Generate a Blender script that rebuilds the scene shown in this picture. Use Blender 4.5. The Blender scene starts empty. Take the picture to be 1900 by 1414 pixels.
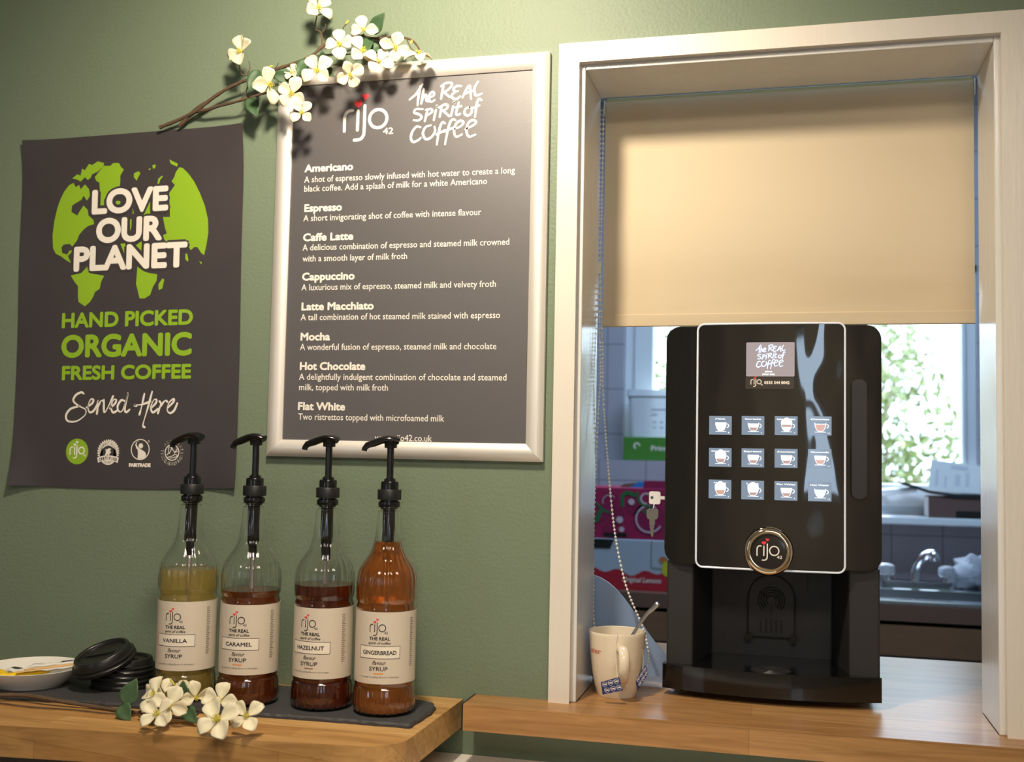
import bpy, bmesh, math, random
from math import sin, cos, pi, radians, sqrt
from mathutils import Vector, Matrix
from mathutils.geometry import tessellate_polygon

S = bpy.context.scene
COL = S.collection
random.seed(7)

# ------------------------------------------------------------------ camera
cam_d = bpy.data.cameras.new('camera')
cam = bpy.data.objects.new('camera', cam_d)
COL.objects.link(cam)
S.camera = cam
cam_d.sensor_fit = 'HORIZONTAL'
cam_d.sensor_width = 36.0
cam_d.lens = 2021.03 / 1900 * 36.0
cam_d.clip_start = .05
Rr, Ru, Rf = (.9687,.2473,.0198), (-.0033,-.0671,.9977), (-.248,.9666,.0641)
CAM = Vector((.553,-1.5926,1.2647))
cam.matrix_world = Matrix(((Rr[0], Ru[0], -Rf[0], CAM.x), (Rr[1], Ru[1], -Rf[1], CAM.y), (Rr[2], Ru[2], -Rf[2], CAM.z), (0, 0, 0, 1)))
cam_d.dof.use_dof = True
cam_d.dof.focus_distance = 1.62
cam_d.dof.aperture_fstop = 4.5

# ------------------------------------------------------------------ light
S.view_settings.view_transform = 'Standard'
S.view_settings.look = 'None'
S.view_settings.gamma = 1
S.view_settings.exposure = 0.87

world = bpy.data.worlds.new('daylight')
S.world = world
world.use_nodes = True
wn = world.node_tree
bg = wn.nodes['Background']
bg.inputs['Color'].default_value = (.62, .80, 1.0, 1)
bg.inputs['Strength'].default_value = 3.6

def lamp(name, kind, loc, color, energy, aim=None, **kw):
    d = bpy.data.lights.new(name, kind)
    d.color = color
    d.energy = energy
    for k, v in kw.items():
        setattr(d, k, v)
    o = bpy.data.objects.new(name, d)
    COL.objects.link(o)
    o.location = loc
    if aim is not None:
        o.rotation_euler = (Vector(aim) - Vector(loc)).to_track_quat('-Z', 'Y').to_euler()
    return o

sun = lamp('sun', 'SUN', (2, 6, 6), (1, .93, .8), 4.0, (.6, 3.2, 1.2), angle=.01)
WARM = (1.0, .86, .67)
# ceiling spotlight over the menu, and the softer room lighting behind
lamp('ceiling_spotlight', 'SPOT', (.09, -.64, 2.14), WARM, 31, (-.02, -.04, 1.46), shadow_soft_size=.055, spot_size=radians(140), spot_blend=.9)
lamp('room_ceiling_light', 'AREA', (.9, -2.2, 2.40), (1, .88, .74), 19, (.9, -2.2, 0), shape='RECTANGLE', size=1.2, size_y=.6)
lamp('kitchen_cool_fill', 'AREA', (.6, 1.0, 2.41), (.52, .73, 1), 12, (.6, 1.0, 0), shape='RECTANGLE', size=1.2, size_y=.3)  # cool fill added to brighten the kitchen, not a known lamp
lamp('kitchen_window_portal', 'AREA', (.57, 1.99, 1.48), (1, 1, 1), 1, (.57, 0, 1.48), shape='RECTANGLE', size=1.05, size_y=.7).data.cycles.is_portal = True
lamp('room_window_portal', 'AREA', (1.2, -3.47, 1.45), (1, 1, 1), 1, (1.2, 0, 1.45), shape='RECTANGLE', size=.4, size_y=.9).data.cycles.is_portal = True

# ------------------------------------------------------------------ materials
def new_mat(name):
    m = bpy.data.materials.new(name)
    m.use_nodes = True
    nt = m.node_tree
    return m, nt, nt.nodes['Principled BSDF']

def N(nt, kind, **kw):
    n = nt.nodes.new(kind)
    for k, v in kw.items():
        if k in n.inputs.keys():
            n.inputs[k].default_value = v
        else:
            setattr(n, k, v)
    return n

def c4(c):
    return (c[0], c[1], c[2], 1)

def srgb(r, g, b):
    f = lambda v: (v / 255 / 12.92) if v < 10.3 else ((v / 255 + .055) / 1.055) ** 2.4
    return (f(r), f(g), f(b))

def pm(name, col, rough=.5, metal=0, var=.08, scale=8, bump=0, bscale=200, coat=0, spec=None, trans=0, ior=None, sss=0, stretch=None, detail=4):
    m, nt, b = new_mat(name)
    tc = N(nt, 'ShaderNodeTexCoord')
    vec = tc.outputs['Object']
    if stretch:
        mp = N(nt, 'ShaderNodeMapping', Scale=stretch)
        nt.links.new(vec, mp.inputs['Vector'])
        vec = mp.outputs['Vector']
    nz = N(nt, 'ShaderNodeTexNoise', Scale=scale, Detail=detail)
    nt.links.new(vec, nz.inputs['Vector'])
    mx = N(nt, 'ShaderNodeMix', data_type='RGBA')
    mx.inputs[6].default_value = c4([max(0, x * (1 - var)) for x in col])
    mx.inputs[7].default_value = c4([min(1, x * (1 + var)) for x in col])
    nt.links.new(nz.outputs[0], mx.inputs[0])
    nt.links.new(mx.outputs[2], b.inputs['Base Color'])
    b.inputs['Roughness'].default_value = rough
    b.inputs['Metallic'].default_value = metal
    if coat:
        b.inputs['Coat Weight'].default_value = coat
        b.inputs['Coat Roughness'].default_value = .05
    if spec is not None:
        b.inputs['Specular IOR Level'].default_value = spec
    if trans:
        b.inputs['Transmission Weight'].default_value = trans
    if ior:
        b.inputs['IOR'].default_value = ior
    if sss:
        b.inputs['Subsurface Weight'].default_value = sss
        b.inputs['Subsurface Scale'].default_value = .004
    if bump:
        n2 = N(nt, 'ShaderNodeTexNoise', Scale=bscale, Detail=3)
        nt.links.new(vec, n2.inputs['Vector'])
        bp = N(nt, 'ShaderNodeBump', Strength=bump, Distance=.002)
        nt.links.new(n2.outputs[0], bp.inputs['Height'])
        nt.links.new(bp.outputs[0], b.inputs['Normal'])
    return m

def emis(name, col, strength):
    m, nt, b = new_mat(name)
    b.inputs['Base Color'].default_value = (.02, .02, .02, 1)
    b.inputs['Emission Color'].default_value = c4(col)
    b.inputs['Emission Strength'].default_value = strength
    b.inputs['Roughness'].default_value = .15
    return m

def wood(name, light, dark, stave=.042, length=.45, rough=.35, grain=.5, axis='XZ', mortar=.0004):
    m, nt, b = new_mat(name)
    tc = N(nt, 'ShaderNodeTexCoord')
    sep = N(nt, 'ShaderNodeSeparateXYZ')
    nt.links.new(tc.outputs['Object'], sep.inputs[0])
    # staves run along x; front faces use z, top faces use y
    add = N(nt, 'ShaderNodeMath', operation='ADD')
    nt.links.new(sep.outputs[1], add.inputs[0])
    nt.links.new(sep.outputs[2], add.inputs[1])
    cmb = N(nt, 'ShaderNodeCombineXYZ')
    nt.links.new(sep.outputs[0], cmb.inputs[0])
    nt.links.new(add.outputs[0], cmb.inputs[1])
    br = N(nt, 'ShaderNodeTexBrick', offset=.37, offset_frequency=2, squash=1)
    br.inputs['Color1'].default_value = c4(light)
    br.inputs['Color2'].default_value = c4(dark)
    br.inputs['Mortar'].default_value = c4([x * .7 for x in dark])
    br.inputs['Scale'].default_value = 1
    br.inputs['Mortar Size'].default_value = mortar
    br.inputs['Mortar Smooth'].default_value = .3
    br.inputs['Bias'].default_value = -.1
    br.inputs['Brick Width'].default_value = length
    br.inputs['Row Height'].default_value = stave
    nt.links.new(cmb.outputs[0], br.inputs['Vector'])
    mp = N(nt, 'ShaderNodeMapping', Scale=(6, 90, 90))
    nt.links.new(tc.outputs['Object'], mp.inputs['Vector'])
    nz = N(nt, 'ShaderNodeTexNoise', Scale=1.0, Detail=6, Distortion=1.2)
    nt.links.new(mp.outputs[0], nz.inputs['Vector'])
    rp = N(nt, 'ShaderNodeValToRGB')
    rp.color_ramp.elements[0].position = .32
    rp.color_ramp.elements[1].position = .68
    rp.color_ramp.elements[0].color = (1 - grain * .55, 1 - grain * .62, 1 - grain * .7, 1)
    rp.color_ramp.elements[1].color = (1, 1, 1, 1)
    nt.links.new(nz.outputs[0], rp.inputs[0])
    ml = N(nt, 'ShaderNodeMix', data_type='RGBA', blend_type='MULTIPLY')
    ml.inputs[0].default_value = 1
    nt.links.new(br.outputs[0], ml.inputs[6])
    nt.links.new(rp.outputs[0], ml.inputs[7])
    nt.links.new(ml.outputs[2], b.inputs['Base Color'])
    b.inputs['Roughness'].default_value = rough
    b.inputs['Specular IOR Level'].default_value = .3
    bp = N(nt, 'ShaderNodeBump', Strength=.08, Distance=.001)
    nt.links.new(nz.outputs[0], bp.inputs['Height'])
    nt.links.new(bp.outputs[0], b.inputs['Normal'])
    return m

def wall_paint(name, col):
    m, nt, b = new_mat(name)
    tc = N(nt, 'ShaderNodeTexCoord')
    n1 = N(nt, 'ShaderNodeTexNoise', Scale=2.2, Detail=5)
    n2 = N(nt, 'ShaderNodeTexNoise', Scale=190, Detail=2)
    n3 = N(nt, 'ShaderNodeTexNoise', Scale=38, Detail=2)
    vo = N(nt, 'ShaderNodeTexVoronoi', Scale=7.5)
    for n in (n1, n2, n3, vo):
        nt.links.new(tc.outputs['Object'], n.inputs['Vector'])
    mx = N(nt, 'ShaderNodeMix', data_type='RGBA')
    mx.inputs[6].default_value = c4([x * .93 for x in col])
    mx.inputs[7].default_value = c4([x * 1.07 for x in col])
    nt.links.new(n1.outputs[0], mx.inputs[0])
    nt.links.new(mx.outputs[2], b.inputs['Base Color'])
    b.inputs['Roughness'].default_value = .52
    b.inputs['Specular IOR Level'].default_value = .35
    dent = N(nt, 'ShaderNodeMapRange', interpolation_type='SMOOTHSTEP')
    dent.inputs[1].default_value = .035
    dent.inputs[2].default_value = .06
    nt.links.new(vo.outputs['Distance'], dent.inputs[0])
    b1 = N(nt, 'ShaderNodeBump', Strength=.45, Distance=.0014)
    b2 = N(nt, 'ShaderNodeBump', Strength=.12, Distance=.004)
    b3 = N(nt, 'ShaderNodeBump', Strength=.25, Distance=.0012)
    nt.links.new(n2.outputs[0], b1.inputs['Height'])
    nt.links.new(n3.outputs[0], b2.inputs['Height'])
    nt.links.new(dent.outputs[0], b3.inputs['Height'])
    nt.links.new(b1.outputs[0], b2.inputs['Normal'])
    nt.links.new(b2.outputs[0], b3.inputs['Normal'])
    nt.links.new(b3.outputs[0], b.inputs['Normal'])
    return m

def tile_mat(name, col, grout, size):
    m, nt, b = new_mat(name)
    tc = N(nt, 'ShaderNodeTexCoord')
    sep = N(nt, 'ShaderNodeSeparateXYZ')
    nt.links.new(tc.outputs['Object'], sep.inputs[0])
    add = N(nt, 'ShaderNodeMath', operation='ADD')
    nt.links.new(sep.outputs[0], add.inputs[0])
    nt.links.new(sep.outputs[1], add.inputs[1])
    cmb = N(nt, 'ShaderNodeCombineXYZ')
    nt.links.new(add.outputs[0], cmb.inputs[0])
    nt.links.new(sep.outputs[2], cmb.inputs[1])
    br = N(nt, 'ShaderNodeTexBrick', offset=0)
    br.inputs['Color1'].default_value = c4(col)
    br.inputs['Color2'].default_value = c4([x * .96 for x in col])
    br.inputs['Mortar'].default_value = c4(grout)
    br.inputs['Scale'].default_value = 1
    br.inputs['Mortar Size'].default_value = .0022
    br.inputs['Brick Width'].default_value = size
    br.inputs['Row Height'].default_value = size
    nt.links.new(cmb.outputs[0], br.inputs['Vector'])
    nt.links.new(br.outputs[0], b.inputs['Base Color'])
    b.inputs['Roughness'].default_value = .2
    return m

def glass_mat(name, col, rough=0.0, ior=1.45, trans=1.0):
    m, nt, b = new_mat(name)
    b.inputs['Base Color'].default_value = c4(col)
    b.inputs['Roughness'].default_value = rough
    b.inputs['IOR'].default_value = ior
    b.inputs['Transmission Weight'].default_value = trans
    return m

def pane_mat(name):
    m, nt, b = new_mat(name)
    nt.nodes.remove(b)
    out = nt.nodes['Material Output']
    tr = N(nt, 'ShaderNodeBsdfTransparent')
    gl = N(nt, 'ShaderNodeBsdfGlossy', Roughness=0)
    mx = N(nt, 'ShaderNodeMixShader')
    mx.inputs[0].default_value = .05
    nt.links.new(tr.outputs[0], mx.inputs[1])
    nt.links.new(gl.outputs[0], mx.inputs[2])
    nt.links.new(mx.outputs[0], out.inputs[0])
    return m

M = dict(
    wall=wall_paint('green_wall_paint', srgb(117, 131, 109)),
    cream=pm('cream_wall_paint', srgb(205, 196, 178), .7, var=.04, bump=.1),
    ceil=pm('ceiling_paint', srgb(225, 222, 214), .8, var=.03),
    floor=pm('vinyl_floor', srgb(120, 112, 100), .5, var=.2, scale=20),
    gloss=pm('white_gloss_paint', srgb(226, 218, 206), .32, var=.03, scale=5, bump=.25, bscale=18, stretch=(8, 8, 1)),
    reveal=pm('white_reveal_paint', srgb(222, 220, 216), .22, var=.03, scale=5, bump=.3, bscale=14, stretch=(10, 4, 1)),
    kitchen=pm('kitchen_wall_paint', srgb(186, 192, 204), .6, var=.03),
    tile=tile_mat('kitchen_tiles', srgb(176, 172, 184), srgb(140, 136, 146), .1475),
    upvc=pm('white_upvc', srgb(225, 230, 236), .25, var=.02),
    butcher=wood('butcher_block_oak', srgb(206, 164, 106), srgb(180, 132, 76), .043, .52, .38, .6),
    laminate=wood('oak_laminate', srgb(192, 148, 96), srgb(174, 128, 80), .066, .62, .30, .6),
    blacktrim=pm('black_edge_trim', srgb(30, 30, 30), .4),
    slate=pm('natural_slate', srgb(58, 58, 60), .62, var=.25, scale=30, bump=.7, bscale=70),
    aluminium=pm('satin_aluminium', srgb(236, 230, 222), .42, .45, var=.02, scale=3, stretch=(1, 1, 1)),
    menu=pm('menu_sheet', srgb(82, 78, 79), .50, var=.05, scale=4, spec=1.0, bump=.05, bscale=600),
    poster=pm('poster_paper', srgb(66, 60, 61), .42, var=.14, scale=6, bump=.06, bscale=500),
    ink=pm('white_ink', srgb(236, 230, 220), .5, var=.02),
    cream_ink=pm('cream_ink', srgb(240, 233, 222), .5, var=.02),
    green_ink=pm('green_ink', srgb(142, 182, 36), .5, var=.03),
    red_ink=pm('red_ink', srgb(235, 60, 70), .5, var=.03),
    dark_ink=pm('dark_ink', srgb(44, 38, 48), .5, var=.03),
    grey_ink=pm('grey_ink', srgb(130, 122, 120), .5, var=.03),
    halo_ink=pm('charcoal_ink', srgb(64, 58, 59), .45, var=.05),
    stem=pm('twig_bark', srgb(92, 72, 54), .8, var=.3, scale=90, bump=.5, bscale=300),
    leaf=pm('fabric_leaf', srgb(62, 90, 58), .55, var=.3, scale=60, bump=.25, bscale=120),
    petal=pm('fabric_petal', srgb(224, 213, 184), .6, var=.1, scale=50, sss=.15, bump=.2, bscale=160),
    stamen=pm('stamen_yellow', srgb(206, 196, 84), .6, var=.25, scale=200),
    clear=glass_mat('clear_bottle_plastic', (.98, .985, .98), 0, 1.4),
    black_plastic=pm('glossy_black_plastic', srgb(20, 20, 22), .18, var=.1),
    matt_black=pm('matt_black_plastic', srgb(36, 34, 34), .5, var=.12, scale=300, bump=.12, bscale=900),
    ribbed=pm('ribbed_black_plastic', srgb(26, 26, 28), .45, var=.1),
    label=pm('bottle_label_paper', srgb(214, 202, 184), .6, var=.02),
    white_box=pm('label_box_white', srgb(238, 228, 210), .6, var=.02),
    porcelain=pm('white_porcelain', srgb(226, 222, 214), .18, var=.02, coat=.3),
    mug=pm('cream_glazed_mug', srgb(232, 218, 194), .16, var=.02, coat=.4),
    lid=pm('black_cup_lid', srgb(26, 25, 25), .34, var=.1),
    chrome=pm('chrome', srgb(225, 225, 228), .08, 1, var=.02),
    steel=pm('stainless_steel', srgb(190, 192, 196), .22, 1, var=.05),
    navy=pm('navy_card', srgb(34, 50, 110), .5, var=.06),
    string=pm('cotton_string', srgb(225, 215, 195), .8),
    blind=pm('blind_fabric', srgb(212, 186, 138), .8, var=.05, scale=3, stretch=(1, 1, 6), bump=.1, bscale=700),
    bead=pm('white_plastic_bead', srgb(225, 222, 214), .3),
    mat=pm('pale_blue_board', srgb(140, 162, 196), .45, var=.05, scale=40),
)

# ------------------------------------------------------------------ mesh helpers
class MB:
    def __init__(s):
        s.v, s.f, s.m, s.sm = [], [], [], []
    def add(s, vs, fs, mi=0, smooth=False):
        o = len(s.v)
        s.v += [Vector(p) for p in vs]
        for f in fs:
            s.f.append([i + o for i in f]); s.m.append(mi); s.sm.append(smooth)
        return s
    def box(s, a, b, mi=0):
        (x0, y0, z0), (x1, y1, z1) = a, b
        vs = [(x0, y0, z0), (x1, y0, z0), (x1, y1, z0), (x0, y1, z0), (x0, y0, z1), (x1, y0, z1), (x1, y1, z1), (x0, y1, z1)]
        return s.add(vs, [(3, 2, 1, 0), (4, 5, 6, 7), (0, 1, 5, 4), (1, 2, 6, 5), (2, 3, 7, 6), (3, 0, 4, 7)], mi)
    def prism(s, pts, ax, d0, d1, mi=0, smooth=False):
        # polygon pts in the plane across axis ax, extruded from d0 to d1
        def P(p, d):
            return {'x': (d, p[0], p[1]), 'y': (p[0], d, p[1]), 'z': (p[0], p[1], d)}[ax]
        n = len(pts)
        vs = [P(p, d0) for p in pts] + [P(p, d1) for p in pts]
        s.add(vs, [(i, (i + 1) % n, (i + 1) % n + n, i + n) for i in range(n)], mi, smooth)
        t = tessellate_polygon([[Vector((p[0], p[1], 0)) for p in pts]])
        s.add(vs, [tuple(x) for x in t] + [tuple(i + n for i in reversed(x)) for x in t], mi)
        return s
    def lathe(s, prof, n=48, c=(0, 0, 0), mi=0, smooth=True, M4=None, rf=None, caps=True):
        vs = []
        for r, z in prof:
            for k in range(n):
                a = 2 * pi * k / n
                q = r * (rf(z, a) if rf else 1)
                p = Vector((q * cos(a), q * sin(a), z))
                vs.append((M4 @ p) if M4 else p + Vector(c))
        fs = []
        for i in range(len(prof) - 1):
            for k in range(n):
                k2 = (k + 1) % n
                fs.append((i * n + k, i * n + k2, (i + 1) * n + k2, (i + 1) * n + k))
        o = len(s.v)
        s.add(vs, fs, mi, smooth)
        if caps:
            L = len(prof) - 1
            if prof[0][0] > 1e-6:
                s.f.append([o + k for k in reversed(range(n))]); s.m.append(mi); s.sm.append(False)
            if prof[L][0] > 1e-6:
                s.f.append([o + L * n + k for k in range(n)]); s.m.append(mi); s.sm.append(False)
        return s
    def tube(s, pts, r, n=8, mi=0, flat=None):
        pts = [Vector(p) for p in pts]
        rs = r if isinstance(r, (list, tuple)) else [r] * len(pts)
        t0 = (pts[1] - pts[0]).normalized()
        up = Vector((0, 0, 1)) if abs(t0.z) < .9 else Vector((0, 1, 0))
        u = t0.cross(up).normalized()
        vs = []
        for i, p in enumerate(pts):
            t = (pts[min(i + 1, len(pts) - 1)] - pts[max(i - 1, 0)]).normalized()
            u = (u - t * u.dot(t)).normalized()
            w = t.cross(u)
            for k in range(n):
                a = 2 * pi * k / n
                vs.append(p + (u * cos(a) + w * sin(a) * (flat or 1)) * rs[i])
        L = len(pts)
        fs = [(i * n + k, i * n + (k + 1) % n, (i + 1) * n + (k + 1) % n, (i + 1) * n + k) for i in range(L - 1) for k in range(n)]
        fs += [tuple(reversed(range(n))), tuple((L - 1) * n + k for k in range(n))]
        return s.add(vs, fs, mi, True)
    def ball(s, c, r, n=10, mi=0, sc=(1, 1, 1)):
        prof = [(max(1e-5, r * sin(pi * i / n)), -r * cos(pi * i / n)) for i in range(n + 1)]
        m = Matrix.Translation(Vector(c)) @ Matrix.Diagonal((sc[0], sc[1], sc[2], 1))
        return s.lathe(prof, n + 2, mi=mi, M4=m, caps=False)
    def poly(s, pts3, mi=0):
        t = tessellate_polygon([[Vector(p) for p in pts3]])
        return s.add(pts3, [tuple(x) for x in t], mi)
    def build(s, name, mats, parent=None, loc=None, bevel=0, seg=2, sharp=None):
        if not isinstance(mats, (list, tuple)):
            mats = [mats]
        o_loc = Vector(loc) if loc is not None else (ROOT(parent) if parent else Vector((0, 0, 0)))
        me = bpy.data.meshes.new(name)
        me.from_pydata([tuple(p - o_loc) for p in s.v], [], s.f)
        for m in mats:
            me.materials.append(m)
        me.polygons.foreach_set('material_index', s.m)
        me.polygons.foreach_set('use_smooth', s.sm)
        me.update()
        if any(s.sm):
            me.set_sharp_from_angle(angle=radians(42))
        o = bpy.data.objects.new(name, me)
        COL.objects.link(o)
        if parent:
            o.parent = parent
        else:
            o.location = o_loc
        if bevel:
            w = o.modifiers.new('bevel', 'BEVEL')
            w.width = bevel; w.segments = seg; w.limit_method = 'ANGLE'; w.angle_limit = radians(40)
            w.harden_normals = False
        return o

def ROOT(o):
    while o.parent:
        o = o.parent
    return o.location.copy()

def thing(name, label, cat, loc, group=None):
    o = bpy.data.objects.new(name, None)
    o.empty_display_size = .02
    COL.objects.link(o)
    o.location = loc
    return tag(o, label, cat, group)

def tag(o, label, cat, group=None):
    o['label'] = label; o['category'] = cat
    if group:
        o['group'] = group
    return o

def struct(o):
    o['kind'] = 'structure'
    return o

def rrect(x0, y0, x1, y1, r, n=6):
    out = []
    for cx, cy, a0 in ((x1 - r, y0 + r, -90), (x1 - r, y1 - r, 0), (x0 + r, y1 - r, 90), (x0 + r, y0 + r, 180)):
        for k in range(n + 1):
            a = radians(a0 + 90 * k / n)
            out.append((cx + r * cos(a), cy + r * sin(a)))
    return out

def smooth(pts, k=6):
    # Catmull-Rom through the points, any dimension
    P = [Vector(p) for p in pts]
    if len(P) < 3:
        return P
    P = [2 * P[0] - P[1]] + P + [2 * P[-1] - P[-2]]
    out = []
    for i in range(1, len(P) - 2):
        for j in range(k):
            t = j / k
            out.append(.5 * ((2 * P[i]) + (P[i + 1] - P[i - 1]) * t + (2 * P[i - 1] - 5 * P[i] + 4 * P[i + 1] - P[i + 2]) * t * t + (3 * P[i] - P[i - 1] - 3 * P[i + 1] + P[i + 2]) * t ** 3))
    out.append(P[-2])
    return out

# flat artwork: lists of (polygon points, faces) in a 2D plane -------------
_txt = {}
def text2d(body, res=4):
    if body in _txt:
        return _txt[body]
    c = bpy.data.curves.new('t', 'FONT')
    c.body = body; c.size = 1; c.resolution_u = res
    o = bpy.data.objects.new('t', c)
    COL.objects.link(o)
    dg = bpy.context.evaluated_depsgraph_get()
    me = bpy.data.meshes.new_from_object(o.evaluated_get(dg))
    vs = [(v.co.x, v.co.y) for v in me.vertices]
    fs = [tuple(p.vertices) for p in me.polygons]
    bpy.data.objects.remove(o); bpy.data.curves.remove(c); bpy.data.meshes.remove(me)
    _txt[body] = (vs, fs)
    return vs, fs

CAP = max(v[1] for v in text2d('H')[0])

def normal_of(T, x, y):
    o = T(x, y)
    return ((T(x + 1e-3, y) - o).cross(T(x, y + 1e-3) - o)).normalized()

_lift = [0]
def put_text(mb, body, x, y, w, h, T, bold=0, mi=0, slant=0, res=4):
    """body with its left edge at x, baseline y, width w, cap height h; T maps (u, v) to a 3D point.  bold = stroke growth in metres."""
    vs, fs = text2d(body, res)
    xs = [v[0] for v in vs]
    x0, x1 = min(xs), max(xs)
    w2 = w - 2 * bold
    sy = (h - 2 * bold) / CAP
    sx = w2 / (x1 - x0)
    offs = [(0, 0)]
    if bold:
        offs += [(bold * cos(pi * k / 4), bold * sin(pi * k / 4)) for k in range(8)]
    nrm = normal_of(T, x, y)
    for k, (dx, dy) in enumerate(offs):
        mb.add([T(x + bold + (a - x0) * sx + slant * b * sy + dx, y + bold + b * sy + dy) + nrm * (1e-5 * k) for a, b in vs], fs, mi)

def ribbon(mb, pts, w, T, mi=0, caps=True):
    """brush stroke of width w (number or list) along 2D pts"""
    n = len(pts)
    ws = w if isinstance(w, (list, tuple)) else [w] * n
    L, Rr_ = [], []
    for i in range(n):
        a, b = pts[max(i - 1, 0)], pts[min(i + 1, n - 1)]
        d = Vector((b[0] - a[0], b[1] - a[1]))
        d = d.normalized() if d.length > 0 else Vector((1, 0))
        nx, ny = -d.y * ws[i] / 2, d.x * ws[i] / 2
        L.append(T(pts[i][0] + nx, pts[i][1] + ny)); Rr_.append(T(pts[i][0] - nx, pts[i][1] - ny))
    _lift[0] = (_lift[0] + 3) % 21
    nrm = normal_of(T, *pts[0][:2])
    T0 = T
    T = lambda p, q: T0(p, q) + nrm * (1e-5 * (_lift[0] + 1))
    L, Rr_ = [p + nrm * (1e-5 * _lift[0]) for p in L], [p + nrm * (1e-5 * _lift[0]) for p in Rr_]
    vs = L + Rr_
    mb.add(vs, [(i, i + n, i + n + 1, i + 1) for i in range(n - 1)], mi)
    if caps:
        for e, k in ((0, 0), (n - 1, n - 1)):
            disc(mb, pts[e][0], pts[e][1], ws[e] / 2, T, mi, 10)

def disc(mb, x, y, r, T, mi=0, n=24, ry=None):
    ry = ry or r
    mb.add([T(x + r * cos(2 * pi * k / n), y + ry * sin(2 * pi * k / n)) for k in range(n)], [tuple(range(n))], mi)

def ring(mb, x, y, r0, r1, T, mi=0, n=40, a0=0, a1=360, e=1):
    k1 = n + 1
    vs = []
    for k in range(k1):
        a = radians(a0 + (a1 - a0) * k / n)
        vs += [T(x + r0 * cos(a), y + r0 * e * sin(a)), T(x + r1 * cos(a), y + r1 * e * sin(a))]
    mb.add(vs, [(2 * k, 2 * k + 1, 2 * k + 3, 2 * k + 2) for k in range(n)], mi)

def heart(mb, x, y, s, T, mi=0, rot=0):
    pts = []
    for k in range(28):
        t = 2 * pi * k / 28
        a = 16 * sin(t) ** 3 / 34 * s
        b = (13 * cos(t) - 5 * cos(2 * t) - 2 * cos(3 * t) - cos(4 * t)) / 34 * s
        pts.append((x + a * cos(rot) - b * sin(rot), y + a * sin(rot) + b * cos(rot)))
    mb.poly([T(*p) for p in pts], mi)

def area2d(mb, pts, T, mi=0):
    t = tessellate_polygon([[Vector((p[0], p[1], 0)) for p in pts]])
    mb.add([T(*p) for p in pts], [tuple(x) for x in t], mi)

def arc_text(mb, body, x, y, r, a_mid, h, T, mi=0, bold=0, step=None, inside=False, sx=.85):
    """letters set round a circle; a_mid in degrees, inside=True reads along the bottom"""
    adv = step or h * 1.05
    n = len(body)
    for i, ch in enumerate(body):
        if ch == ' ':
            continue
        off = (i - (n - 1) / 2) * adv / r
        a = radians(a_mid) + (off if inside else -off)
        rr = r
        th = a + pi / 2 if inside else a - pi / 2
        if inside:
            rr = r + h
        vs, fs = text2d(ch, 2)
        xs = [v[0] for v in vs]; cx = (min(xs) + max(xs)) / 2
        k = h / CAP
        for dx, dy in ([(0, 0)] + ([(bold, 0), (-bold, 0), (0, bold), (0, -bold)] if bold else [])):
            out = []
            for p, q in vs:
                u, v = (p - cx) * k * sx + dx, q * k + dy
                out.append(T(x + rr * cos(a) + u * cos(th) - v * sin(th), y + rr * sin(a) + u * sin(th) + v * cos(th)))
            mb.add(out, fs, mi)

# the maker's logo: strokes in units of the "o" diameter, origin at the left of the r, on the baseline
LOGO = [[(.075, 0), (.075, .6), (.12, .8), (.26, .93), (.47, .94)], [(.73, .92), (.72, .02)], [(1.06, 1.14), (1.05, -.05), (1.0, -.28), (.86, -.42), (.58, -.44)]]
def put_logo(mb, x, y, s, T, mi=0, heart_mi=None, small_mi=None, stroke=.15, digits=True, hs=1.0):
    for st in LOGO:
        ribbon(mb, [(x + p[0] * s, y + p[1] * s) for p in smooth(st, 5)], stroke * s, T, mi)
    ring(mb, x + 1.72 * s, y + .5 * s, (.5 - stroke) * s, .5 * s, T, mi)
    hm = mi if heart_mi is None else heart_mi
    heart(mb, x + .735 * s, y + 1.24 * s, .46 * hs * s, T, hm, .12)
    heart(mb, x + 1.07 * s, y + 1.56 * s, .38 * hs * s, T, hm, -.12)
    if digits:
        put_text(mb, '42', x + 1.97 * s, y - .25 * s, .50 * s, .30 * s, T, .010 * s, mi if small_mi is None else small_mi)

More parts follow.
